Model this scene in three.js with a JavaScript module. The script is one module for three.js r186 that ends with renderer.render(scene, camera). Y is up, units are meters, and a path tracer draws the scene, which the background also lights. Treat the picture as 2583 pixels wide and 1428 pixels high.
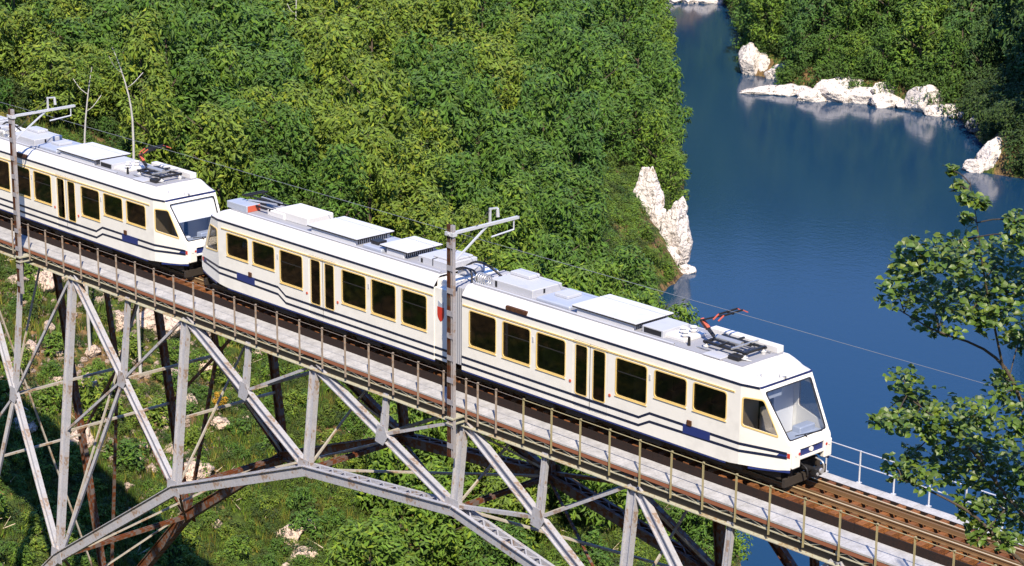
import * as THREE from 'three';
import { mergeGeometries, mergeVertices } from 'three/addons/utils/BufferGeometryUtils.js';
import { RoundedBoxGeometry } from 'three/addons/geometries/RoundedBoxGeometry.js';

// ---------------------------------------------------------------- camera, sky, sun
// x runs along the track (towards the front of the train), z towards the camera side, y up, rail head at y = 0
const V = (x, y, z) => new THREE.Vector3(x, y, z);
const scene = new THREE.Scene();
const CAM = V(38.305, 23.57, 47.624);
const yaw = THREE.MathUtils.degToRad(46.052), pitch = THREE.MathUtils.degToRad(16.404), roll = THREE.MathUtils.degToRad(0.46);
const FW = V(-Math.sin(yaw) * Math.cos(pitch), -Math.sin(pitch), -Math.cos(yaw) * Math.cos(pitch));
const R0 = V(0, 0, 0).crossVectors(FW, V(0, 1, 0)).normalize(), U0 = V(0, 0, 0).crossVectors(R0, FW);
const UP = R0.clone().multiplyScalar(-Math.sin(roll)).addScaledVector(U0, Math.cos(roll));
const RT = R0.clone().multiplyScalar(Math.cos(roll)).addScaledVector(U0, Math.sin(roll));
const camera = new THREE.PerspectiveCamera(14.665, 1024 / 566, 0.5, 3000);
camera.position.copy(CAM); camera.up.copy(UP); camera.lookAt(CAM.clone().add(FW));
scene.add(camera);

const renderer = new THREE.WebGLRenderer({ antialias: true });
renderer.toneMapping = THREE.LinearToneMapping;
renderer.toneMappingExposure = 1.6;
renderer.shadowMap.enabled = true;

const SUN = V(0.53, 0.75, 0.41).normalize();
{ // a clear summer sky, the same all round: pale at the horizon, deep blue overhead
  const w = 64, h = 256, a = new Float32Array(w * h * 4);
  for (let j = 0; j < h; j++) {
    const e = ((j + 0.5) / h - 0.5) * Math.PI, s = Math.max(0, Math.sin(e)), t = Math.pow(1 - s, 4);
    const c = [0.07 + 0.40 * t, 0.20 + 0.46 * t, 0.62 + 0.30 * t];
    if (e < 0) { c[0] = 0.3; c[1] = 0.36; c[2] = 0.4; }
    for (let i = 0; i < w; i++) a.set([c[0], c[1], c[2], 1], (j * w + i) * 4);
  }
  const sky = new THREE.DataTexture(a, w, h, THREE.RGBAFormat, THREE.FloatType);
  sky.mapping = THREE.EquirectangularReflectionMapping; sky.magFilter = THREE.LinearFilter; sky.minFilter = THREE.LinearFilter; sky.needsUpdate = true;
  scene.background = sky; scene.environment = sky;
  scene.backgroundIntensity = 0.9; scene.environmentIntensity = 0.9;
}
const sun = new THREE.DirectionalLight(0xfff1dc, 4.7);
sun.position.copy(SUN).multiplyScalar(300).add(V(-60, -10, -50)); sun.target.position.set(-60, -10, -50);
sun.castShadow = true; sun.shadow.radius = 1; sun.shadow.mapSize.set(4096, 4096);
Object.assign(sun.shadow.camera, { left: -220, right: 220, top: 200, bottom: -200, near: 10, far: 800 });
scene.add(sun, sun.target);

// ---------------------------------------------------------------- helpers
function rngOf(a) { return () => { a |= 0; a = a + 0x6D2B79F5 | 0; let t = Math.imul(a ^ a >>> 15, 1 | a); t = t + Math.imul(t ^ t >>> 7, 61 | t) ^ t; return ((t ^ t >>> 14) >>> 0) / 4294967296; }; }
const rnd = rngOf(20240611);
const HF = V(-Math.sin(yaw), 0, -Math.cos(yaw)), HR = V(Math.cos(yaw), 0, -Math.sin(yaw));
const DL = (d, l, y = 0) => V(CAM.x + HF.x * d + HR.x * l, y, CAM.z + HF.z * d + HR.z * l);
const toDL = (x, z) => [(x - CAM.x) * HF.x + (z - CAM.z) * HF.z, (x - CAM.x) * HR.x + (z - CAM.z) * HR.z];
const FPX = 5548.8;
function inPhoto(p) { const q = p.clone().sub(CAM), z = q.dot(FW); return [1291.5 + FPX * q.dot(RT) / z, 714 - FPX * q.dot(UP) / z, z]; }
const hash = (i, j, k = 0) => { let n = Math.imul(i, 374761393) + Math.imul(j, 668265263) + Math.imul(k, 1274126177) | 0; n = Math.imul(n ^ n >>> 13, 1274126177); return ((n ^ n >>> 16) >>> 0) / 4294967296; };
const sm = t => t * t * (3 - 2 * t), lerp = (a, b, t) => a + (b - a) * t, clamp = (x, a, b) => Math.min(b, Math.max(a, x));
const step = (a, b, x) => sm(clamp((x - a) / (b - a), 0, 1));
function noise2(x, y, k = 0, per = 0) {
  const i = Math.floor(x), j = Math.floor(y), u = sm(x - i), v = sm(y - j), m = n => per ? ((n % per) + per) % per : n;
  return lerp(lerp(hash(m(i), m(j), k), hash(m(i + 1), m(j), k), u), lerp(hash(m(i), m(j + 1), k), hash(m(i + 1), m(j + 1), k), u), v);
}
function noise3(x, y, z, s = 0) {
  const i = Math.floor(x), j = Math.floor(y), k = Math.floor(z), u = sm(x - i), v = sm(y - j), w = sm(z - k), h = (a, b, c) => hash(i + a, j + b, (k + c) * 7 + s);
  return lerp(lerp(lerp(h(0, 0, 0), h(1, 0, 0), u), lerp(h(0, 1, 0), h(1, 1, 0), u), v), lerp(lerp(h(0, 0, 1), h(1, 0, 1), u), lerp(h(0, 1, 1), h(1, 1, 1), u), v), w);
}
const fbm2 = (x, y, o = 4, k = 0, per = 0) => { let s = 0, a = 0.5, f = 1; for (let i = 0; i < o; i++) { s += a * noise2(x * f, y * f, k + i, per * f); a *= 0.5; f *= 2; } return s / (1 - Math.pow(0.5, o)); };
const fbm3 = (x, y, z, o = 4, k = 0) => { let s = 0, a = 0.5, f = 1; for (let i = 0; i < o; i++) { s += a * noise3(x * f, y * f, z * f, k + i); a *= 0.5; f *= 2; } return s / (1 - Math.pow(0.5, o)); };

const taken = {};
function numbered(n) { const k = taken[n] = (taken[n] ?? -1) + 1; return k ? n + '_' + String(k).padStart(3, '0') : n; }
function tag(o, label, category, group, kind) {
  o.userData = {};
  if (label) o.userData.label = label;
  if (category) o.userData.category = category;
  if (group) o.userData.group = group;
  if (kind) o.userData.kind = kind;
  return o;
}
function thing(name, label, category, group) { const o = new THREE.Group(); o.name = numbered(name); scene.add(o); return tag(o, label, category, group); }
function part(name, geo, mat, parent = scene) {
  const g = Array.isArray(geo) ? merge(geo) : geo;
  const m = new THREE.Mesh(g, mat); m.castShadow = m.receiveShadow = true;
  if (parent === scene) m.name = numbered(name);
  else { const used = parent.children.filter(q => q.name.replace(/_\d{3}$/, "") === name).length; m.name = used ? name + "_" + String(used).padStart(3, "0") : name; }
  parent.add(m); return m;
}
function merge(list) {
  const out = list.map(g => { const q = g.index ? g.toNonIndexed() : g.clone(); for (const k of Object.keys(q.attributes)) if (!['position', 'normal', 'uv', 'color'].includes(k)) q.deleteAttribute(k); return q; });
  const col = out.every(g => g.attributes.color); if (!col) out.forEach(g => g.deleteAttribute('color'));
  return out.length === 1 ? out[0] : mergeGeometries(out);
}
function boxUV(g, s = 1) { // uv in metres by the way each face points
  const q = g.index ? g.toNonIndexed() : g, p = q.attributes.position, n = p.count, uv = new Float32Array(n * 2);
  const a = V(0, 0, 0), b = V(0, 0, 0), c = V(0, 0, 0);
  for (let i = 0; i < n; i += 3) {
    a.fromBufferAttribute(p, i); b.fromBufferAttribute(p, i + 1).sub(a); c.fromBufferAttribute(p, i + 2).sub(a); b.cross(c);
    const ax = Math.abs(b.x), ay = Math.abs(b.y), az = Math.abs(b.z);
    for (let k = 0; k < 3; k++) {
      const x = p.getX(i + k), y = p.getY(i + k), z = p.getZ(i + k);
      const [u, v] = az >= ax && az >= ay ? [x, y] : ay >= ax ? [x, z] : [z, y];
      uv[(i + k) * 2] = u * s; uv[(i + k) * 2 + 1] = v * s;
    }
  }
  q.setAttribute('uv', new THREE.BufferAttribute(uv, 2)); return q;
}
const bx = (x0, x1, y0, y1, z0, z1) => boxUV(new THREE.BoxGeometry(x1 - x0, y1 - y0, z1 - z0).translate((x0 + x1) / 2, (y0 + y1) / 2, (z0 + z1) / 2));
const rbx = (x0, x1, y0, y1, z0, z1, r = 0.03, s = 2) => boxUV(new RoundedBoxGeometry(x1 - x0, y1 - y0, z1 - z0, s, r).translate((x0 + x1) / 2, (y0 + y1) / 2, (z0 + z1) / 2));
function mirrorZ(g) {
  const q = (g.index ? g.toNonIndexed() : g.clone()).scale(1, 1, -1);
  for (const k in q.attributes) { const a = q.attributes[k], n = a.itemSize, A = a.array; for (let i = 0; i < a.count; i += 3) for (let c = 0; c < n; c++) { const t = A[(i + 1) * n + c]; A[(i + 1) * n + c] = A[(i + 2) * n + c]; A[(i + 2) * n + c] = t; } }
  return q;
}
function frameTo(p, q, up = V(0, 1, 0)) { // matrix whose z axis runs from p to q, origin in the middle
  const z = q.clone().sub(p).normalize(); let x = V(0, 0, 0).crossVectors(up, z);
  if (x.lengthSq() < 1e-6) x = V(1, 0, 0); x.normalize();
  const y = V(0, 0, 0).crossVectors(z, x), m = new THREE.Matrix4().makeBasis(x, y, z); return m.setPosition(p.clone().add(q).multiplyScalar(0.5));
}
function bar(p, q, w, h, up) { return boxUV(new THREE.BoxGeometry(w, h, p.distanceTo(q))).applyMatrix4(frameTo(p, q, up)); }
// rolled section: web w wide lies across x, two flanges h deep
function section(p, q, w, h, up, t = 0.03) {
  const L = p.distanceTo(q), m = frameTo(p, q, up);
  return merge([bx(-w / 2, w / 2, -t / 2, t / 2, -L / 2, L / 2), bx(-w / 2 - t, -w / 2, -h / 2, h / 2, -L / 2, L / 2), bx(w / 2, w / 2 + t, -h / 2, h / 2, -L / 2, L / 2)].map(g => g.applyMatrix4(m)));
}
function tube(pts, r, seg = 8, rad = 6) { return new THREE.TubeGeometry(new THREE.CatmullRomCurve3(pts), seg, r, rad, false); }
function cyl(p, q, r0, r1 = r0, n = 10) { return new THREE.CylinderGeometry(r1, r0, p.distanceTo(q), n).rotateX(Math.PI / 2).applyMatrix4(frameTo(p, q)); }
function poly(pts) { const s = new THREE.Shape(); pts.forEach(([x, y], i) => i ? s.lineTo(x, y) : s.moveTo(x, y)); s.closePath(); return s; }
function roundPoly(pts, r, Cls = THREE.Shape) {
  const s = new Cls(), n = pts.length;
  for (let i = 0; i < n; i++) {
    const a = pts[(i + n - 1) % n], b = pts[i], c = pts[(i + 1) % n], la = Math.hypot(a[0] - b[0], a[1] - b[1]), lc = Math.hypot(c[0] - b[0], c[1] - b[1]), ra = Math.min(r, la * 0.45), rc = Math.min(r, lc * 0.45);
    const p = [b[0] + (a[0] - b[0]) / la * ra, b[1] + (a[1] - b[1]) / la * ra], q = [b[0] + (c[0] - b[0]) / lc * rc, b[1] + (c[1] - b[1]) / lc * rc];
    i ? s.lineTo(...p) : s.moveTo(...p); s.quadraticCurveTo(b[0], b[1], ...q);
  }
  s.closePath(); return s;
}
function extrude(shape, depth, seg = 5) { return boxUV(new THREE.ExtrudeGeometry(shape, { depth, bevelEnabled: false, curveSegments: seg })); }
function gridGeo(rows) { // rows of points -> smooth sheet
  const h = rows.length, w = rows[0].length, p = [], uv = [], ix = [];
  rows.forEach((r, j) => r.forEach((v, i) => { p.push(v.x, v.y, v.z); uv.push(v.x + v.z, v.y); }));
  for (let j = 0; j < h - 1; j++) for (let i = 0; i < w - 1; i++) { const a = j * w + i; ix.push(a, a + w, a + 1, a + 1, a + w, a + w + 1); }
  const g = new THREE.BufferGeometry(); g.setAttribute('position', new THREE.Float32BufferAttribute(p, 3)); g.setAttribute('uv', new THREE.Float32BufferAttribute(uv, 2)); g.setIndex(ix); g.computeVertexNormals(); return g;
}

// ---------------------------------------------------------------- materials
function dataTex(n, fn, srgb = false, rep = 1) {
  const a = new Uint8Array(n * n * 4);
  for (let j = 0; j < n; j++) for (let i = 0; i < n; i++) { const c = fn(i / n, j / n); for (let k = 0; k < 3; k++) a[(j * n + i) * 4 + k] = clamp(c[k] * 255, 0, 255); a[(j * n + i) * 4 + 3] = 255; }
  const t = new THREE.DataTexture(a, n, n); t.wrapS = t.wrapT = THREE.RepeatWrapping; t.magFilter = THREE.LinearFilter; t.minFilter = THREE.LinearMipmapLinearFilter; t.generateMipmaps = true;
  if (srgb) t.colorSpace = THREE.SRGBColorSpace; t.repeat.set(rep, rep); t.needsUpdate = true; return t;
}
const grey = f => (u, v) => { const c = f(u, v); return [c, c, c]; };
const texRust = dataTex(512, (u, v) => { // painted steel with faint rust blooms and chipped specks
  const a = fbm2(u * 7, v * 7, 6, 3, 7), b = fbm2(u * 60, v * 60, 3, 9, 60), c = fbm2(u * 30, v * 30, 3, 15, 30), m = 0.16 * step(0.55, 0.72, a + (b - 0.5) * 0.25) + 0.35 * step(0.70, 0.76, c + (a - 0.5) * 0.5), g = 0.93 + 0.14 * (b - 0.5) + 0.12 * (a - 0.5);
  return [lerp(0.80 * g, 0.46 + 0.15 * b, m), lerp(0.80 * g, 0.33 + 0.1 * b, m), lerp(0.81 * g, 0.24, m)];
}, true, 1 / 3);
const texRustHeavy = dataTex(512, (u, v) => {
  const a = fbm2(u * 14, v * 14, 5, 23, 14), b = fbm2(u * 50, v * 50, 3, 29, 50), m = step(0.42, 0.60, a + (b - 0.5) * 0.3);
  return [lerp(0.62, 0.50 + 0.2 * b, m), lerp(0.60, 0.27 + 0.16 * b, m), lerp(0.60, 0.13 + 0.06 * b, m)];
}, true, 1 / 2);
const texDust = dataTex(512, (u, v) => { const a = fbm2(u * 30, v * 30, 4, 41, 30), b = fbm2(u * 6, v * 6, 4, 47, 6); const g = 0.98 + 0.03 * (a - 0.5) - 0.03 * step(0.55, 0.75, b); return [g, g * 0.995, g * 0.98]; }, true, 1 / 4);
const texWood = dataTex(512, (u, v) => { const a = fbm2(u * 6, v * 60, 4, 51, 6), b = fbm2(u * 20, v * 20, 4, 57, 20); return [0.52 + 0.30 * (a - 0.5) + 0.3 * (b - 0.5), 0.35 + 0.24 * (a - 0.5) + 0.2 * (b - 0.5), 0.19 + 0.14 * (a - 0.5) + 0.1 * (b - 0.5)]; }, true, 0.8);
const texSlab = dataTex(512, (u, v) => { const a = fbm2(u * 40, v * 40, 4, 61, 40), b = fbm2(u * 7, v * 7, 4, 67, 7); const g = 0.76 + 0.14 * (a - 0.5) + 0.16 * (b - 0.5); return [g, g, g]; }, true, 1 / 2);
const texRock = dataTex(512, (u, v) => { // pale limestone with brown stains and dark cracks
  const a = fbm2(u * 10, v * 10, 5, 71, 10), b = fbm2(u * 40, v * 40, 4, 77, 40), c = Math.abs(2 * fbm2(u * 5, v * 5, 5, 79, 5) - 1), m = 0.7 * step(0.66, 0.80, a + (b - 0.5) * 0.3), k = 1 - 0.45 * (1 - step(0.012, 0.04, c)); const g = (0.90 + 0.12 * (b - 0.5) + 0.28 * (a - 0.5)) * k;
  return [lerp(g, 0.50 * k, m), lerp(g * 0.97, 0.44 * k, m), lerp(g * 0.94, 0.35 * k, m)];
}, true, 1 / 4);
const texGround = dataTex(1024, (u, v) => {
  const a = fbm2(u * 8, v * 8, 6, 81, 8), b = fbm2(u * 60, v * 60, 4, 87, 60), c = fbm2(u * 20, v * 20, 4, 93, 20), dirt = step(0.47, 0.60, a + (b - 0.5) * 0.35), dry = step(0.5, 0.62, c + (b - 0.5) * 0.5), k = 0.75 + 0.7 * (b - 0.5);
  return [lerp(lerp(0.33, 0.52, dry), 0.58, dirt) * k, lerp(lerp(0.42, 0.50, dry), 0.46, dirt) * k, lerp(lerp(0.12, 0.22, dry), 0.33, dirt) * k];
}, true, 1 / 14);
const bumpFine = dataTex(256, grey((u, v) => fbm2(u * 24, v * 24, 4, 101, 24)), false, 1);
const bumpRock = dataTex(512, grey((u, v) => { const r = 1 - Math.abs(2 * fbm2(u * 9, v * 9, 5, 111, 9) - 1); return r * r * 0.6 + 0.4 * fbm2(u * 40, v * 40, 3, 117, 40); }), false, 1 / 4);
const bumpWave = dataTex(512, grey((u, v) => 0.5 * fbm2(u * 16, v * 16, 3, 121, 16) + 0.5 * fbm2(u * 50, v * 50, 3, 127, 50)), false, 1 / 9);
const S = (o) => new THREE.MeshStandardMaterial(o);
const P = (o) => new THREE.MeshPhysicalMaterial(o);
const lin = (r, g, b) => new THREE.Color().setRGB(r, g, b);
const M = {
  white: P({ color: lin(0.89, 0.88, 0.84), map: texDust, roughness: 0.32, clearcoat: 0.3, clearcoatRoughness: 0.2 }),
  roof: S({ color: lin(0.70, 0.70, 0.71), map: texDust, roughness: 0.55 }),
  roofDeck: S({ color: lin(0.32, 0.33, 0.37), map: texDust, roughness: 0.7 }),
  unitGrey: S({ color: lin(0.53, 0.55, 0.61), map: texDust, roughness: 0.5, metalness: 0.1 }),
  unitBlue: S({ color: lin(0.44, 0.49, 0.60), map: texDust, roughness: 0.45, metalness: 0.15 }),
  navy: S({ color: lin(0.010, 0.016, 0.045), roughness: 0.35 }),
  blue: S({ color: lin(0.020, 0.035, 0.16), roughness: 0.35 }),
  gold: S({ color: lin(0.74, 0.54, 0.20), roughness: 0.4 }),
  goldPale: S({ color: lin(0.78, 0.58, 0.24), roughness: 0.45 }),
  paneClear: P({ color: lin(0.34, 0.30, 0.24), roughness: 0.03, transmission: 1, thickness: 0, ior: 1.5 }),
  seal: S({ color: lin(0.012, 0.011, 0.010), roughness: 0.8 }),
  pane: P({ color: lin(0.10, 0.085, 0.07), roughness: 0.03, transmission: 1, thickness: 0, ior: 1.5 }),
  screen: P({ color: lin(0.88, 0.90, 0.92), roughness: 0.02, transmission: 1, thickness: 0, ior: 1.9 }),
  inside: S({ color: lin(0.16, 0.15, 0.13), roughness: 0.8 }),
  insidePale: S({ color: lin(0.72, 0.74, 0.80), roughness: 0.6 }),
  seat: S({ color: lin(0.10, 0.14, 0.24), roughness: 0.9 }),
  under: S({ color: lin(0.030, 0.022, 0.016), roughness: 0.9, bumpMap: bumpFine, bumpScale: 0.01 }),
  dark: S({ color: lin(0.02, 0.02, 0.022), roughness: 0.5, metalness: 0.2 }),
  metal: S({ color: lin(0.55, 0.55, 0.54), roughness: 0.35, metalness: 0.6 }),
  rubber: S({ color: lin(0.33, 0.34, 0.38), roughness: 0.85 }),
  red: S({ color: lin(0.50, 0.035, 0.02), roughness: 0.5 }),
  armRed: S({ color: lin(0.55, 0.11, 0.06), roughness: 0.55 }),
  lamp: S({ color: lin(0.85, 0.80, 0.74), roughness: 0.15 }),
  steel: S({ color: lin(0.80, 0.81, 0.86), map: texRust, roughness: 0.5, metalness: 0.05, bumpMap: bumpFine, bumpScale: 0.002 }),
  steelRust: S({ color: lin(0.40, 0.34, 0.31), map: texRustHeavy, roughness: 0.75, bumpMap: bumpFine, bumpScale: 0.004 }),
  chord: S({ color: lin(0.86, 0.84, 0.62), map: texRust, roughness: 0.6 }),
  mast: S({ color: lin(0.62, 0.60, 0.62), map: texRust, roughness: 0.6 }),
  galv: S({ color: lin(0.66, 0.68, 0.72), roughness: 0.45, metalness: 0.35 }),
  postNear: S({ color: lin(0.62, 0.52, 0.42), map: texRust, roughness: 0.55 }),
  railNear: S({ color: lin(0.33, 0.29, 0.16), roughness: 0.5 }),
  wood: S({ color: lin(0.95, 0.80, 0.62), map: texWood, roughness: 0.85, bumpMap: bumpFine, bumpScale: 0.012 }),
  woodDark: S({ color: lin(0.30, 0.24, 0.19), map: texWood, roughness: 0.9 }),
  rail: S({ color: lin(0.22, 0.13, 0.06), roughness: 0.6, metalness: 0.2 }),
  railHead: S({ color: lin(0.72, 0.58, 0.34), roughness: 0.4, metalness: 0.35 }),
  slab: S({ color: lin(0.76, 0.75, 0.74), map: texSlab, roughness: 0.85 }),
  rock: S({ color: lin(0.86, 0.85, 0.86), map: texRock, roughness: 0.9, bumpMap: bumpRock, bumpScale: 0.16 }),
  rockPink: S({ color: lin(0.80, 0.66, 0.56), map: texRock, roughness: 0.9, bumpMap: bumpRock, bumpScale: 0.2 }),
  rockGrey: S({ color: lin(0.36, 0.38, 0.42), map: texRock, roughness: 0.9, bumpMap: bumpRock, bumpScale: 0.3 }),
  ground: S({ color: lin(0.9, 0.92, 0.72), map: texGround, roughness: 0.95, bumpMap: bumpRock, bumpScale: 0.25 }),
  water: P({ color: lin(0.007, 0.038, 0.090), roughness: 0.11, ior: 1.33, bumpMap: bumpWave, bumpScale: 0.008 }),
  bark: S({ color: lin(0.11, 0.085, 0.06), roughness: 0.95, bumpMap: bumpFine, bumpScale: 0.03 }),
  rustEdge: S({ color: lin(0.30, 0.11, 0.055), map: texDust, roughness: 0.8 }),
  steelBuff: S({ color: lin(0.80, 0.74, 0.62), map: texRust, roughness: 0.6 }),
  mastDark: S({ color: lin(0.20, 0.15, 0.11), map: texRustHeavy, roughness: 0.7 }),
  wireDull: S({ color: lin(0.20, 0.22, 0.25), roughness: 0.5 }),
  timberDark: S({ color: lin(0.055, 0.036, 0.025), map: texWood, roughness: 0.9 }),
  chordWebShade: S({ color: lin(0.075, 0.06, 0.045), map: texDust, roughness: 0.8 }),  // web painted dark, as shadow between the bright flanges
  dryWood: S({ color: lin(0.50, 0.42, 0.31), roughness: 0.9 }),
  cover: S({ color: lin(0.62, 0.64, 0.70), map: texDust, roughness: 0.5 }),
  blind: S({ color: lin(0.76, 0.76, 0.76), roughness: 0.8 }),
  birch: S({ color: lin(0.85, 0.83, 0.80), map: texSlab, roughness: 0.8 }),
};
const leafMat = (r, g, b, rough = 0.75) => P({ color: lin(r, g, b), vertexColors: true, roughness: rough, side: THREE.DoubleSide, transmission: 0.22, thickness: 0 });
const L = { deep: leafMat(0.062, 0.148, 0.006), mid: leafMat(0.098, 0.190, 0.007), yellow: leafMat(0.128, 0.205, 0.009), cool: leafMat(0.050, 0.135, 0.012), shade: leafMat(0.044, 0.112, 0.014) };  // shade is a darkened leaf green, standing in for shadow on the right shore

// ---------------------------------------------------------------- land and water
const WY = -28;
const shore = [[60, 12.5], [90, 13], [124.6, 13.4], [150, 11.2], [160, 11.0], [171, 11.6], [178, 14.4], [195.5, 16.0], [217.5, 17.2], [234, 17.2], [263, 19.4], [290, 18.6], [306, 17.4], [321, 17.0], [323, 31], [291, 31], [267, 28.2], [263.5, 34], [256, 31], [254.2, 36], [248, 44], [242.5, 50], [228, 50], [217, 46], [212, 53], [190, 62], [120, 85], [20, 95]];
const waterPoly = [...shore, [20, 12.5]];
function landDist(d, l) { // metres from the shoreline, positive on land; and which bank
  let best = 1e9, at = 0, inside = false;
  for (let i = 0; i < shore.length - 1; i++) {
    const [a, b] = shore[i], [c, e] = shore[i + 1], vx = c - a, vy = e - b, t = clamp(((d - a) * vx + (l - b) * vy) / (vx * vx + vy * vy), 0, 1), q = Math.hypot(d - a - vx * t, l - b - vy * t);
    if (q < best) { best = q; at = i; }
  }
  for (let i = 0, j = waterPoly.length - 1; i < waterPoly.length; j = i++) { const [a, b] = waterPoly[i], [c, e] = waterPoly[j]; if ((b > l) !== (e > l) && d < (c - a) * (l - b) / (e - b) + a) inside = !inside; }
  return [inside ? -best : best, at];
}
function groundY(d, l) {
  const [s, at] = landDist(d, l), n = fbm2(d * 0.09 + 50, l * 0.09 + 50, 4, 7) - 0.5, n2 = fbm2(d * 0.4, l * 0.4, 3, 17) - 0.5;
  let h;
  if (s < 0) h = Math.max(-6, s * 0.8);
  else if (at < 11) { h = 2.6 * step(0, 2.5, s) + 0.47 * s + n * 3.0 * step(2, 12, s) + n2 * 0.9 * step(1, 4, s); h -= 15 * (1 - step(98, 138, d)) * step(6, 19, s); }
  else h = 1.3 * step(0, 2, s) + 0.62 * s + n * 3 * step(3, 12, s) + n2 * 0.7 * step(1, 4, s);
  h = Math.min(h, 34 + 0.1 * h);
  const near = 20.8 - 0.56 * d + n * 1.5; // the hillside the camera stands on
  return Math.max(WY + h, d < 92 ? near : -99);
}
const groundAt = (d, l) => DL(d, l, groundY(d, l));
{
  const ds = [], ls = []; for (let d = -30; d < 80; d += 4) ds.push(d); for (let d = 80; d < 130; d += 1) ds.push(d); for (let d = 130; d < 345; d += 1.6) ds.push(d); for (let d = 345; d <= 900; d += 15) ds.push(d);
  for (let l = -420; l < -70; l += 12) ls.push(l); for (let l = -70; l < 80; l += 1.2) ls.push(l); for (let l = 80; l <= 420; l += 12) ls.push(l);
  const p = [], uv = [], ix = [], w = ls.length;
  for (const d of ds) for (const l of ls) { const v = groundAt(d, l); p.push(v.x, v.y, v.z); uv.push(v.x, v.z); }
  for (let j = 0; j < ds.length - 1; j++) for (let i = 0; i < w - 1; i++) { const a = j * w + i; ix.push(a, a + 1, a + w, a + 1, a + w + 1, a + w); }
  const g = new THREE.BufferGeometry(); g.setAttribute('position', new THREE.Float32BufferAttribute(p, 3)); g.setAttribute('uv', new THREE.Float32BufferAttribute(uv, 2)); g.setIndex(ix); g.computeVertexNormals();
  tag(part('hillside', g, M.ground), null, null, null, 'structure');
}
{
  const g = new THREE.PlaneGeometry(1400, 1400, 1, 1).rotateX(-Math.PI / 2).translate(-120, WY, -120), p = g.attributes.position, uv = []; for (let i = 0; i < p.count; i++) uv.push(p.getX(i), p.getZ(i));
  g.setAttribute('uv', new THREE.Float32BufferAttribute(uv, 2));
  tag(part('water', g, M.water), null, null, null, 'structure');
}
M.nearLeaf = P({ color: lin(0.085, 0.155, 0.012), vertexColors: true, roughness: 0.5, side: THREE.DoubleSide, transmission: 0.35, thickness: 0 });
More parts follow.
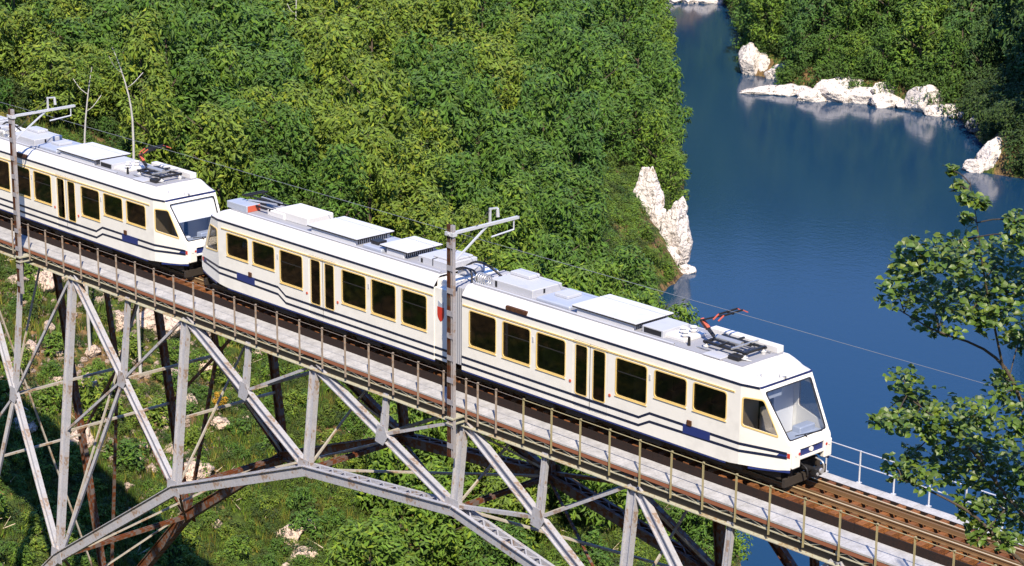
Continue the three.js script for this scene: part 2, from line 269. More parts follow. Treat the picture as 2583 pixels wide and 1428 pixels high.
// ---------------------------------------------------------------- the arch bridge
const PAN = 7.65, NX = k => -11.41 + PAN * k, TOPY = -0.95, archY = x => -4.0 - 0.0183 * (x + 12.5) ** 2;
const zOf = y => 1.86 + (TOPY - y) * 0.112;
const K0 = -4, K1 = 4, X0 = -57, X1 = 20;
const bridge = thing('arch_bridge', 'grey riveted steel arch truss bridge carrying the white trains over the gorge', 'bridge');
{
  const B = (n, g, m, par = bridge) => part(n, g, m, par);
  for (const s of [1, -1]) {
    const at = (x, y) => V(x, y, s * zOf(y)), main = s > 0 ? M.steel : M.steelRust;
    const out = V(0, 0, s);
    for (let k = K0; k <= K1; k++) {
      const x = NX(k), a = at(x, TOPY - 0.12), b = at(x, archY(x));
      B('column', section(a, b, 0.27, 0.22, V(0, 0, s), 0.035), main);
      B('gusset_plate', extrude(poly([[x - 0.42, archY(x) - 0.2], [x + 0.42, archY(x) - 0.2], [x + 0.3, archY(x) + 0.42], [x - 0.3, archY(x) + 0.42]]), 0.02).translate(0, 0, s * (zOf(archY(x)) + 0.155) - 0.01), main);
      if (k === K1) continue;
      const x2 = NX(k + 1), d0 = at(x + 0.12, TOPY - 0.1), d1 = at(x2 - 0.1, archY(x2) + 0.1), mid = d0.clone().add(d1).multiplyScalar(0.5), top2 = at(x2 - 0.1, TOPY - 0.1);
      B('diagonal', section(d0, d1, 0.25, 0.2, V(0, 0, s), 0.035), main);
      const hx = mid.x + 0.02, ht = at(hx, TOPY - 0.1), hm = ht.clone().add(mid).multiplyScalar(0.5);
      B('hanger', [section(ht, hm, 0.17, 0.13, V(0, 0, s)), bar(at(hx, TOPY - 0.14), V(mid.x, mid.y, mid.z), 0.11, 0.10, V(1, 0, 0)).translate(0, 0, 0), section(hm, mid, 0.21, 0.14, V(0, 0, s))], main);
      B('node_plate', extrude(poly([[-0.3, -0.28], [0.12, -0.34], [0.34, 0.0], [0.2, 0.34], [-0.16, 0.36]].map(([u, v]) => [mid.x + u, mid.y + v])), 0.02).translate(0, 0, s * (zOf(mid.y) + 0.12) - 0.01), main);
      B('thin_strut', bar(mid, top2, 0.10, 0.10), main);
      if (k <= -3) B('thin_strut', bar(mid, at(x, (TOPY + archY(x)) / 2 - 0.6), 0.10, 0.10), main);
      if (k >= 0 || k <= -3) B('thin_strut', bar(mid, at(x + 0.15, archY(x) + 0.15), 0.13, 0.12), main);
      // arch rib: two side plates and a bottom plate, laced on top
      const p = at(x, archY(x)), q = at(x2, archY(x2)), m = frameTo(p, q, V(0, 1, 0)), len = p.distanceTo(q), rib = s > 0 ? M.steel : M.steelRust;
      const seg = B('arch_rib', [bx(-0.17, -0.13, -0.2, 0.2, -len / 2, len / 2), bx(0.13, 0.17, -0.2, 0.2, -len / 2, len / 2), bx(-0.13, 0.13, -0.19, -0.16, -len / 2, len / 2), bx(-0.25, -0.17, 0.165, 0.195, -len / 2, len / 2), bx(0.17, 0.25, 0.165, 0.195, -len / 2, len / 2)].map(g => g.applyMatrix4(m)), rib);
      const lac = []; for (let z = -len / 2 + 0.2, i = 0; z < len / 2 - 0.2; z += 0.34, i++) lac.push(bar(V(i % 2 ? 0.13 : -0.13, 0.185, z), V(i % 2 ? -0.13 : 0.13, 0.185, z + 0.34), 0.05, 0.012).applyMatrix4(m));
      tag(B('lacing', lac, rib, seg), null, null, null, 'stuff');
    }
    // top chord, one length per panel
    for (let k = K0 - 2; k <= K1; k++) {
      const a = Math.max(X0, NX(k)), b = Math.min(X1, NX(k + 1)); if (b <= a) continue;
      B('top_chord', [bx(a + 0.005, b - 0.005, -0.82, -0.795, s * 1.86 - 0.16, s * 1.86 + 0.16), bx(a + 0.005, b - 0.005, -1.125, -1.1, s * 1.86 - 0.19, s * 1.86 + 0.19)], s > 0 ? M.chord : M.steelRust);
      B('chord_web', bx(a + 0.005, b - 0.005, -1.1, -0.82, s * 1.86 - 0.02, s * 1.86 + 0.02), M.chordWebShade);
      B('edge_angle', [bx(a + 0.005, b - 0.005, -0.64, -0.515, s > 0 ? 2.02 : -2.05, s > 0 ? 2.05 : -2.02), bx(a + 0.005, b - 0.005, -0.64, -0.615, s > 0 ? 1.88 : -2.02, s > 0 ? 2.02 : -1.88)], M.rustEdge);
      B('stringer', [bx(a + 0.005, b - 0.005, -0.40, -0.372, s * 0.6 - 0.13, s * 0.6 + 0.13), bx(a + 0.005, b - 0.005, -0.76, -0.4, s * 0.6 - 0.015, s * 0.6 + 0.015), bx(a + 0.005, b - 0.005, -0.785, -0.76, s * 0.6 - 0.13, s * 0.6 + 0.13)], M.woodDark);
      B('side_timber', bx(a + 0.005, b - 0.005, -0.445, -0.175, s > 0 ? 1.05 : -1.09, s > 0 ? 1.09 : -1.05), M.timberDark);
      const lac = []; for (let x = a + 0.1, i = 0; x < b - 0.5; x += 0.42, i++) { lac.push(bar(V(x, i % 2 ? -0.64 : -0.80, s * (i % 2 ? 2.02 : 1.95)), V(x + 0.42, i % 2 ? -0.80 : -0.64, s * (i % 2 ? 1.95 : 2.02)), 0.05, 0.025)); if (i % 3 === 0) lac.push(bx(x - 0.05, x + 0.05, -0.79, -0.70, s * 1.9 - 0.05, s * 1.9 + 0.05)); }
      tag(B('deck_lacing', lac, M.chord), null, null, null, 'stuff');
    }
  }
  for (let k = K0; k <= K1; k++) { // frames across
    const x = NX(k), y = archY(x), z = zOf(y), zt = zOf(TOPY);
    B('cross_strut', section(V(x, y, -z + 0.2), V(x, y, z - 0.2), 0.12, 0.16), M.steelRust);
    B('cross_brace', bar(V(x + 0.06, y + 0.2, z - 0.1), V(x + 0.06, TOPY - 0.3, -zt + 0.1), 0.07, 0.07), M.steelBuff);
    B('cross_brace', bar(V(x - 0.06, y + 0.2, -z + 0.1), V(x - 0.06, TOPY - 0.3, zt - 0.1), 0.07, 0.07), M.steelBuff);
    if (y < -7) { const ym = (y + TOPY) / 2 - 0.6, zm = zOf(ym); B('cross_strut', bar(V(x, ym, -zm + 0.1), V(x, ym, zm - 0.1), 0.09, 0.09), M.steelBuff); }
    if (k === K1) continue;
    const x2 = NX(k + 1), y2 = archY(x2), z2 = zOf(y2), mx = (x + x2) / 2, my = (TOPY + y2) / 2, mz = zOf(my);
    B('lateral_brace', bar(V(x + 0.2, y, z - 0.2), V(x2 - 0.2, y2, -z2 + 0.2), 0.09, 0.07), M.steelBuff);
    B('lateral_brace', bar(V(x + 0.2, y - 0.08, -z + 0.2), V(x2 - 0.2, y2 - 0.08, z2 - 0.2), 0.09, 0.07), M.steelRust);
    B('cross_strut', bar(V(mx, my, -mz + 0.12), V(mx, my, mz - 0.12), 0.1, 0.1), M.steelBuff);
    B('lateral_brace', bar(V(x + 0.2, -1.0, 1.7), V(x2 - 0.2, -1.0, -1.7), 0.07, 0.05), M.steelRust);
  }
  for (let x = NX(K0) - PAN; x < X1; x += PAN / 2) B('floor_beam', [bx(x - 0.012, x + 0.012, -0.79, -0.53, -1.98, 1.98), bx(x - 0.09, x + 0.09, -0.53, -0.505, -1.98, 1.98), bx(x - 0.09, x + 0.09, -0.793, -0.77, -1.7, 1.7)], M.woodDark);
  // walkway slabs, one for each bay between posts
  const XP = -9.6, ST = 1.2518;
  for (const s of [1, -1]) for (let i = -29; i < 23; i++) {
    const a = XP + ST * i + (s < 0 ? 0.95 : 0), j = 0.006 * (rnd() - 0.5);
    B('walkway_slab', bx(a + 0.008, a + ST - 0.008, -0.505 + j, -0.45 + j, s > 0 ? 1.092 : -2.06, s > 0 ? 2.06 : -1.092), M.slab);
  }
  // two railings
  const near = thing('iron_railing', 'weathered iron railing with thin posts along the near edge of the bridge', 'railing');
  const posts = []; for (let i = -29; i <= 23; i++) posts.push(XP + ST * i);
  posts.splice(posts.findIndex(x => Math.abs(x + 10.85) < 0.05), 1, -11.0, -10.45);
  posts.forEach((x, i) => {
    const l = (rnd() - 0.5) * 0.03, p = part('post', [bar(V(x, -0.9, 2.085), V(x + l, 0.6, 2.085), x > -9 ? 0.026 : 0.036, 0.012, V(0, 0, 1)), bar(V(x - 0.022, -0.9, 2.11), V(x - 0.022 + l, 0.6, 2.11), 0.012, 0.034, V(0, 0, 1)), bx(x + l - 0.03, x + l + 0.03, 0.57, 0.6, 2.07, 2.13)], x > -9 ? M.railNear : M.postNear, near);
    const n = posts[i + 1]; if (n === undefined) return;
    if (x > -8.6) part('handrail', cyl(V(x, 0.56, 2.10), V(n, 0.56, 2.10), 0.015, 0.015, 6), M.railNear, near);
    else part('handrail', cyl(V(x, 0.55, 2.10), V(n, 0.55, 2.10), 0.007, 0.007, 5), M.postNear, near);
  });
  const far = thing('tube_railing', 'pale tube railing with two rails along the lake side of the bridge', 'railing');
  for (let i = -28; i <= 16; i++) {
    const x = 1.62 + ST * i; part('post', [cyl(V(x, -0.5, -2.1), V(x, 0.56, -2.1), 0.028, 0.028, 8), bx(x - 0.07, x + 0.07, -0.455, -0.43, -2.15, -2.05)], M.galv, far);
    for (const y of [0.54, 0.09]) part('handrail', cyl(V(x, y, -2.1), V(x + ST, y, -2.1), 0.02, 0.02, 6), M.galv, far);
  }
}
// ---------------------------------------------------------------- track
{
  const tr = thing('railway_track', 'single narrow gauge track with rusty rails on orange brown timber sleepers', 'track');
  const sl = [0, 1, 2, 3, 4].map(i => rbx(-0.115 - 0.006 * i, 0.115 - 0.004 * i, -0.36, -0.15 - 0.004 * i, -0.98 - 0.012 * i, 0.98 + 0.02 * ((i * 3) % 5), 0.012, 1));
  const mats = [1, 0.82, 1.12, 0.7].map((k, i) => { const m = M.wood.clone(); m.color.multiplyScalar(k); if (i === 3) m.color.g *= 0.9; return m; });
  for (let x = -52; x < 20; x += 0.5) { const m = part('sleeper', sl[Math.floor(rnd() * 5)], mats[Math.floor(rnd() * 4)], tr); m.position.set(x + (rnd() - 0.5) * 0.05, (rnd() - 0.5) * 0.006, (rnd() - 0.5) * 0.04); m.rotation.y = (rnd() - 0.5) * 0.02; }
  for (const s of [1, -1]) {
    const z = s * 0.47, r = part('rail', [bx(-57, 20, -0.148, -0.13, z - 0.055, z + 0.055), bx(-57, 20, -0.13, -0.035, z - 0.009, z + 0.009), rbx(-57, 20, -0.035, -0.003, z - 0.032, z + 0.032, 0.006, 1)], M.rail, tr);
    part('rail_head', bx(-57, 20, -0.003, 0.001, z - 0.024, z + 0.024), M.railHead, r);
    part('guard_rail', [bx(-57, 20, -0.148, -0.135, s * 0.28 - 0.05, s * 0.28 + 0.05), bx(-57, 20, -0.135, -0.02, s * 0.28 - 0.02, s * 0.28 + 0.02)], M.rail, tr);
    const ch = []; for (let x = -51.75; x < 20; x += 0.5) ch.push(bx(x + 0.17, x + 0.33, -0.149, -0.118, z - 0.11, z + 0.11));
    tag(part('rail_clip', ch, M.rail, tr), null, null, null, 'stuff');
  }
}
// ---------------------------------------------------------------- masts and wires
function makeMast(label, x, yb, yt, lean) {
  const t = thing('catenary_mast', label, 'mast', 'catenary masts on the near edge of the bridge');
  t.position.set(x, 0, 2.45);
  const z = 0, W = 0.1;
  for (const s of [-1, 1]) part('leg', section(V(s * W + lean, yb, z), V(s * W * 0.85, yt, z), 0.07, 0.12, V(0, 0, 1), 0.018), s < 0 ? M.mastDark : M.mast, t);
  for (let y = yb + 0.4; y < yt; y += 0.75) part('batten_plate', bx(-0.14 + lean * (yt - y) / (yt - yb), 0.14 + lean * (yt - y) / (yt - yb), y - 0.09, y + 0.09, z + 0.062, z + 0.07), M.mast, t);
  part('bracket', [bar(V(0, -0.75, -0.42), V(0, -0.75, 0.12), 0.36, 0.05), bar(V(0, -0.95, -0.55), V(0, -0.95, 0.1), 0.3, 0.04)], M.chord, t);
  const ay = yt - 0.3;
  part('arm', [section(V(0, ay, 0.12), V(0, ay + 0.03, -2.95), 0.06, 0.09, V(0, 1, 0), 0.022)], M.galv, t);
  part('arm_brace', bar(V(0, ay - 1.0, -0.05), V(0, ay - 0.03, -1.55), 0.06, 0.05), M.galv, t);
  part('mast_clamp', bx(-0.19, 0.19, ay - 0.06, ay + 0.06, -0.09, 0.1), M.galv, t);
  const hk = part('insulator_hanger', [bx(-0.03, 0.03, ay + 0.02, ay + 0.55, -1.72, -1.66), bar(V(0, ay + 0.52, -1.7), V(0.0, ay + 0.5, -2.02), 0.05, 0.05), cyl(V(0, ay + 0.48, -2.02), V(0, ay + 0.2, -2.04), 0.05, 0.06, 10)], M.galv, t);
  part('stay_wire', cyl(V(0, ay + 0.5, -1.7), V(0, ay - 0.75, 0.0), 0.012, 0.012, 5), M.dark, t);
  part('registration_arm', [cyl(V(0, ay - 0.35, -2.75), V(0, ay - 0.42, -1.75), 0.03, 0.03, 6), cyl(V(0, ay - 0.02, -2.75), V(0, ay - 0.35, -2.75), 0.025, 0.025, 6)], M.galv, t);
  return t;
}
makeMast('rusty twin channel catenary mast rising beside the joint of the nearer train', -11.35, -2.1, 5.72, 0.02);
makeMast('brown catenary mast with white cross arm at the left edge of the photo', -37.35, -2.3, 5.35, -0.04);
{
  const w = thing('contact_wire', 'thin overhead contact wire running above the track past the pantograph', 'wire');
  const pts = [], pc = []; for (let x = -57; x <= 20; x += 3) { const u = ((x + 11.35) / 26 % 1 + 1) % 1; pts.push(V(x, 4.53, 0.0)); pc.push(V(x, 4.66 + 0.32 * (2 * u - 1) ** 2, 0)); }
  part('wire', tube(pts, 0.008, 60, 5), M.wireDull, w);
}

// ---------------------------------------------------------------- the trains
const ZS = 1.325, FL = Math.sqrt(1 + 0.26 * 0.26), XF = -0.2;              // side wall, and the cab side that narrows from x = -0.2
const facetM = new THREE.Matrix4().makeBasis(V(1 / FL, 0, -0.26 / FL), V(0, 1, 0), V(0.26 / FL, 0, 1 / FL)).setPosition(XF, 0, ZS);
const facZ = x => ZS - 0.26 * (x - XF), fu = x => (x - XF) * FL;
const wsTop = [0.40, 2.92], wsBot = [1.29, 1.45];                            // slope of the windscreen
function ribbon(pts, t, depth) { return extrude(poly([...pts.map(([x, y]) => [x, y + t / 2]), ...pts.slice().reverse().map(([x, y]) => [x, y - t / 2])]), depth); }
function makeHalf(tr, rear) {
  const place = g => rear ? g.rotateY(Math.PI).translate(-25.5, 0, 0) : g;
  const A = (n, g, m, par = tr) => part(n, place(Array.isArray(g) ? merge(g) : g), m, par);
  const sides = [g => g, mirrorZ], both = g => sides.map(f => f(g.clone()));
  const XE = -12.07, facT = g => g.applyMatrix4(facetM);
  // --- shell
  const wins = [[-2.0, -0.72, 1.73], [-3.55, -2.27, 1.73], [-5.14, -3.86, 1.39], [-8.59, -7.31, 1.39], [-10.14, -8.88, 1.39], [-11.71, -10.45, 1.39]];
  const rect = (x0, x1, y0, y1) => [[x0, y0], [x1, y0], [x1, y1], [x0, y1]];
  const wall = poly([[XE, 0.46], [-0.9, 0.46], [-0.5, 0.48], [XF, 0.52], [XF, 2.97], [XE, 2.97]]);
  for (const [a, b, y] of wins) wall.holes.push(roundPoly(rect(a, b, y, 2.58), 0.12, THREE.Path));
  wall.holes.push(roundPoly(rect(-6.98, -5.49, 0.56, 2.74), 0.05, THREE.Path));
  const shell = both(extrude(wall, 0.05, 6).translate(0, 0, ZS - 0.05));
  const cabWin = [[fu(-0.12), 1.745], [fu(0.98), 1.62], [fu(0.50), 2.60], [fu(-0.12), 2.575]];
  const cabSide = poly([[0, 0.52], [fu(0.45), 0.545], [fu(1.0), 0.59], [fu(1.39), 0.66], [fu(1.395), 1.25], [fu(1.37), 1.36], [fu(wsBot[0]), wsBot[1]], [fu(wsTop[0]), wsTop[1]], [fu(0.36), 2.97], [0, 2.97]]);
  cabSide.holes.push(roundPoly(cabWin.map(([u, v]) => [Math.max(u, 0.012), v]), 0.09, THREE.Path));
  shell.push(...both(facT(extrude(cabSide, 0.05, 6).translate(0, 0, -0.05))));
  // apron under the windscreen
  const row = (y, xc, zc, bulge, n = 10) => { const r = []; for (let i = 0; i <= n; i++) { const t = 1 - 2 * i / n; r.push(V(xc + bulge * (1 - Math.abs(t) ** 3), y, zc * t)); } return r; };
  shell.push(gridGeo([row(1.475, 1.272, 0.93, 0.02), row(1.44, 1.305, 0.928, 0.03), row(1.37, 1.37, 0.913, 0.05), row(1.28, 1.395, 0.908, 0.06), row(1.235, 1.397, 0.907, 0.06)]));
  shell.push(rbx(1.30, 1.40, 1.215, 1.24, -0.89, 0.89, 0.01, 1));
  for (const s of [1, -1]) shell.push(rbx(1.28, 1.475, 0.69, 1.245, s > 0 ? 0.545 : -0.895, s > 0 ? 0.895 : -0.545, 0.045, 3));
  shell.push(bx(XE, XE + 0.05, 0.5, 2.97, -1.27, -0.62), bx(XE, XE + 0.05, 0.5, 2.97, 0.62, 1.27));
  A('body_shell', shell, M.white);
  // roof with the hood over the cab
  const sec = x => [[1.325, 2.97], [1.31, 3.03], [1.27, 3.09], [1.11, 3.29], [1.03, 3.325], [0.5, 3.33], [0, 3.335]].map(([z, y]) => V(x, y, z));
  const full = r => [...r, ...r.slice(0, -1).reverse().map(p => V(p.x, p.y, -p.z))];
  const front = [[1.173, 2.955], [1.166, 2.975], [1.14, 2.99], [1.0, 3.0], [0.9, 3.003], [0.45, 3.01], [0, 3.01]].map(([z, y], i) => V(0.375 + [0, 0.005, 0.01, 0.03, 0.035, 0.05, 0.055][i], y, z));
  const mid = sec(-0.44).map((p, i) => p.clone().lerp(front[i], 0.55).add(V(0, i > 2 ? 0.035 : 0.01, 0)));
  const a0 = sec(-0.44), q0 = sec(-0.2).map((p, i) => p.clone().lerp(mid[i], 0.12));
  A('roof', [gridGeo([full(sec(XE)), full(sec(-6)), full(a0)]), gridGeo([full(a0), full(a0.map((p, i) => p.clone().lerp(mid[i], 0.5).add(V(0, i > 2 ? 0.012 : 0, 0)))), full(mid), full(front)]), bx(XE, XE + 0.03, 2.95, 3.25, -1.15, 1.15)].map(g => boxUV(g)), M.roof);
  A('roof_deck', [bx(XE + 0.1, -0.5, 3.337, 3.35, -0.93, 0.93)], M.roofDeck);
  // --- livery
  const hi = [[XE, 0.91], [-4.16, 0.91], [-3.72, 1.15], [XF, 1.155]], lo = [[XE, 0.655], [-4.16, 0.655], [-3.72, 0.885], [XF, 0.935]];
  for (const f of sides) {
    A('stripe', [f(ribbon(hi, 0.085, 0.004).translate(0, 0, ZS)), f(facT(ribbon([[0, 1.155], [fu(0.9), 1.155], [fu(1.28), 1.145]], 0.085, 0.004)))], M.navy);
    A('stripe', [f(ribbon(lo, 0.085, 0.004).translate(0, 0, ZS)), f(facT(ribbon([[0, 0.935], [fu(0.5), 0.975], [fu(1.28), 1.01]], 0.085, 0.004)))], M.navy);
    A('stripe_end', f(facT(extrude(poly([[fu(0.93), 1.0], [fu(1.275), 1.01], [fu(1.275), 1.15], [fu(1.08), 1.15]]), 0.0025))), M.blue);
    A('cant_stripe', [f(bx(XE, XF, 2.925, 2.995, ZS, ZS + 0.012)), f(facT(ribbon([[0, 2.96], [fu(0.38), 2.955]], 0.07, 0.012)))], M.navy);
    A('number_panel', f(extrude(poly([[-2.36, 0.90], [-1.30, 0.93], [-1.30, 1.19], [-2.36, 1.19]]), 0.012).translate(0, 0, ZS + 0.004)), M.blue);
    A('socket_box', [f(rbx(-2.2, -2.02, 1.19, 1.36, ZS, ZS + 0.05, 0.015, 1))], M.woodDark);
    A('added_gold_ledge', [f(bx(XE + 0.05, -0.42, 2.665, 2.70, ZS, ZS + 0.022)), f(bx(XE + 0.05, -0.42, 2.70, 2.712, ZS, ZS + 0.03))], M.goldPale);  // added ledge; its gold puts the cream shading below the roof into colour
    A('skirt_edge', [f(bx(XE, -0.7, 0.405, 0.46, ZS - 0.05, ZS - 0.005)), f(facT(extrude(poly([[fu(0.1), 0.44], [fu(1.38), 0.57], [fu(1.38), 0.658], [fu(1.0), 0.588], [fu(0.1), 0.525]]), 0.03).translate(0, 0, -0.04)))], M.blue);
    A('red_marker', f(facT(bx(fu(1.29), fu(1.375), 1.02, 1.16, 0, 0.012))), M.red);
    // windows
    for (const [a, b, y] of wins) {
      const ring = roundPoly(rect(a - 0.022, b + 0.022, y - 0.025, 2.605), 0.13); ring.holes.push(roundPoly(rect(a + 0.012, b - 0.012, y + 0.012, 2.568), 0.11, THREE.Path));
      const w = A('window', [f(extrude(ring, 0.03, 6).translate(0, 0, ZS - 0.018)), f(bx(a - 0.02, b + 0.02, y - 0.05, y - 0.028, ZS, ZS + 0.03))], M.gold);
      A('pane', f(boxUV(new THREE.ShapeGeometry(roundPoly(rect(a, b, y, 2.58), 0.11), 6).translate(0, 0, ZS - 0.03))), M.pane, w);
      if (y < 1.5 && hash(Math.round(a * 10), rear ? 3 : 1) > 0.4) A('glazing_bar', f(bx(a, b, 2.14, 2.165, ZS - 0.028, ZS - 0.012)), M.seal, w);
    }
    const cr = roundPoly([[cabWin[0][0] - 0.03, 1.71], [cabWin[1][0] + 0.05, 1.57], [cabWin[2][0] + 0.035, 2.64], [cabWin[3][0] - 0.03, 2.61]].map(([u, v]) => [Math.max(u, 0.002), v]), 0.1);
    cr.holes.push(roundPoly(cabWin.map(([u, v]) => [Math.max(u + 0.01, 0.02), v]), 0.085, THREE.Path));
    const cw = A('cab_window', f(facT(extrude(cr, 0.025, 6).translate(0, 0, -0.012))), M.gold);
    A('pane', f(facT(boxUV(new THREE.ShapeGeometry(roundPoly(cabWin.map(([u, v]) => [Math.max(u, 0.012), v]), 0.085), 6).translate(0, 0, -0.03)))), M.paneClear, cw);
    // door of two leaves
    for (const [a, b, p0, p1] of [[-6.965, -6.265, -6.87, -6.37], [-6.235, -5.505, -6.11, -5.60]]) {
      const leaf = poly(rect(a, b, 0.575, 2.725)); leaf.holes.push(roundPoly(rect(p0, p1, 0.99, 2.6), 0.08, THREE.Path));
      const d = A('door', f(extrude(leaf, 0.03, 5).translate(0, 0, ZS - 0.038)), M.white);
      A('pane', f(boxUV(new THREE.ShapeGeometry(roundPoly(rect(p0, p1, 0.99, 2.6), 0.08), 5).translate(0, 0, ZS - 0.02))), M.pane, d);
      const fr = roundPoly(rect(p0 - 0.022, p1 + 0.022, 0.965, 2.62), 0.1); fr.holes.push(roundPoly(rect(p0 + 0.008, p1 - 0.008, 1.0, 2.59), 0.08, THREE.Path));
      A('pane_frame', f(extrude(fr, 0.012, 5).translate(0, 0, ZS - 0.01)), a < -6.5 ? M.goldPale : M.gold, d);
    }
    for (const [x, y] of [[-7.08, 1.34], [-5.38, 1.3]]) A('door_button', f(cyl(V(x, y, ZS), V(x, y, ZS + 0.02), 0.05, 0.05, 12)), M.armRed);
    for (const x of [-3.735, -8.745]) A('marker_lamp', f(rbx(x - 0.035, x + 0.035, 2.2, 2.38, ZS, ZS + 0.02, 0.01, 1)), M.unitGrey);
  }
  for (const f of sides) A('door_seal', f(bx(-6.264, -6.236, 0.56, 2.74, ZS - 0.05, ZS - 0.012)), M.seal);
  if (!rear) A('destination_sign', [rbx(-10.0, -9.05, 2.99, 3.13, 1.24, 1.345, 0.015, 1)], M.woodDark);
  // --- front
  A('front_stripe', bx(0.372, 0.40, 2.93, 2.995, -1.165, 1.165), M.blue);
  const sl = Math.hypot(wsBot[0] - wsTop[0], wsTop[1] - wsBot[1]), wsM = new THREE.Matrix4().makeBasis(V(0, 0, 1), V((wsTop[0] - wsBot[0]) / sl, (wsTop[1] - wsBot[1]) / sl, 0), V(-(wsTop[1] - wsBot[1]) / sl * -1 * -1, (wsTop[0] - wsBot[0]) / sl * -1 * -1, 0)).setPosition(wsBot[0], wsBot[1], 0);
  { // basis: u = z, v = up the slope, n = u x v
    const u = V(0, 0, 1), v = V((wsTop[0] - wsBot[0]) / sl, (wsTop[1] - wsBot[1]) / sl, 0), n = V(0, 0, 0).crossVectors(u, v); wsM.makeBasis(u, v, n).setPosition(wsBot[0], wsBot[1], 0);
    const sgn = n.x > 0 ? 1 : -1; // outward is +x
    const zb = 0.925, zt = 1.165, fr = poly([[-zb, 0], [zb, 0], [zt, sl], [-zt, sl]]), gl = [[-zb + 0.10, 0.05], [zb - 0.10, 0.05], [zt - 0.135, sl - 0.12], [-zt + 0.135, sl - 0.12]];
    fr.holes.push(roundPoly(gl, 0.09, THREE.Path));
    A('windscreen_frame', extrude(fr, 0.05, 6).translate(0, 0, sgn > 0 ? -0.05 : 0).applyMatrix4(wsM), M.white);
    const gr = roundPoly(gl.map(([x, y]) => [x * 1.02, y + (y > 1 ? 0.015 : -0.015)]), 0.1); gr.holes.push(roundPoly(gl.map(([x, y]) => [x * 0.965, y + (y > 1 ? -0.02 : 0.02)]), 0.09, THREE.Path));
    const ws = A('windscreen', boxUV(new THREE.ShapeGeometry(roundPoly(gl, 0.09), 6)).translate(0, 0, sgn * -0.02).applyMatrix4(wsM), M.screen);
    A('seal', extrude(gr, 0.012, 6).translate(0, 0, sgn > 0 ? -0.006 : -0.006).applyMatrix4(wsM), M.dark, ws);
    A('wiper', [bar(V(-0.62, 0.03, sgn * 0.03), V(0.55, 0.14, sgn * 0.03), 0.025, 0.025, V(1, 0, 0)), bar(V(0.1, -0.02, sgn * 0.03), V(0.15, 0.1, sgn * 0.03), 0.03, 0.03, V(1, 0, 0))].map(g => g.applyMatrix4(wsM)), M.dark, ws);
  }
  A('front_band', [bx(1.30, 1.395, 0.99, 1.215, -0.55, 0.55)], M.blue);
  A('headlight', [cyl(V(1.395, 1.11, 0), V(1.44, 1.11, 0), 0.085, 0.07, 18)], M.lamp);
  for (const s of [1, -1]) { A('headlight', [cyl(V(1.47, 1.12, s * 0.76), V(1.492, 1.12, s * 0.76), 0.065, 0.055, 16)], M.lamp); A('tail_light', [cyl(V(1.47, 1.12, s * 0.62), V(1.488, 1.12, s * 0.62), 0.045, 0.04, 14)], M.red); }
  A('bumper_bar', [rbx(1.36, 1.46, 0.90, 0.985, -0.55, 0.55, 0.03, 2)], M.white);
  const cp = A('coupler', [cyl(V(0.9, 0.48, 0), V(1.62, 0.48, 0), 0.10, 0.09, 12), rbx(1.55, 1.75, 0.36, 0.60, -0.16, 0.16, 0.03, 2)], M.dark);
  A('coupler_plate', [cyl(V(1.75, 0.50, -0.06), V(1.80, 0.50, -0.06), 0.09, 0.08, 14), cyl(V(1.75, 0.44, 0.1), V(1.78, 0.44, 0.1), 0.05, 0.05, 12)], M.metal, cp);
  A('hose', [tube([V(1.30, 0.72, -0.35), V(1.58, 0.62, -0.37), V(1.60, 0.36, -0.36), V(1.42, 0.22, -0.34)], 0.028, 12, 7)], M.metal);
  A('hose', [tube([V(1.30, 0.72, 0.33), V(1.55, 0.60, 0.34), V(1.56, 0.38, 0.3), V(1.45, 0.3, 0.2)], 0.028, 12, 7)], M.dark);
  A('track_guard', [bx(1.15, 1.25, 0.09, 0.34, -0.95, 0.95), bx(1.15, 1.22, 0.3, 0.55, 0.55, 0.7), bx(1.15, 1.22, 0.3, 0.55, -0.7, -0.55)], M.under);
  A('cab_mirror', [rbx(0.0, 0.05, 3.13, 3.2, 0.86, 0.96, 0.01, 1), cyl(V(0.1, 3.16, 0.8), V(0.1, 3.25, 0.8), 0.03, 0.03, 8)], M.unitGrey);
  A('horn', [cyl(V(0.36, 3.0, 0.25), V(0.33, 3.16, 0.25), 0.018, 0.018, 6), cyl(V(0.3, 3.05, 0.1), V(0.44, 3.06, 0.1), 0.025, 0.045, 10)], M.metal);
  // --- under and inside
  A('underframe', [bx(XE, -0.2, 0.26, 0.56, -1.12, 1.12), bx(-0.2, 1.0, 0.26, 0.56, -0.85, 0.85), ...[-9.2, -7.4, -4.6].map(x => rbx(x, x + 1.3, 0.16, 0.5, -1.2, 1.2, 0.04, 1))], M.under);
  for (const bxx of rear ? [-2.4] : [-2.4, -10.4 - 2.35]) {
    const bg = A('bogie', [bx(bxx - 1.25, bxx + 1.25, 0.36, 0.52, 0.68, 0.80), bx(bxx - 1.25, bxx + 1.25, 0.36, 0.52, -0.80, -0.68), bx(bxx - 0.2, bxx + 0.2, 0.3, 0.5, -0.7, 0.7)], M.under);
    for (const dx of [-0.9, 0.9]) for (const s of [1, -1]) A('wheel', [cyl(V(bxx + dx, 0.36, s * 0.47), V(bxx + dx, 0.36, s * 0.56), 0.36, 0.355, 24), cyl(V(bxx + dx, 0.36, s * 0.42), V(bxx + dx, 0.36, s * 0.47), 0.385, 0.38, 24), rbx(bxx + dx - 0.13, bxx + dx + 0.13, 0.26, 0.48, s > 0 ? 0.66 : -0.86, s > 0 ? 0.86 : -0.66, 0.03, 1)], M.under, bg);
  }
  A('floor', [bx(XE + 0.06, -0.25, 0.86, 0.9, -1.26, 1.26), bx(-0.25, 1.1, 0.86, 0.9, -0.92, 0.92), bx(XE + 0.06, -0.3, 2.86, 2.9, -1.2, 1.2)], M.inside);
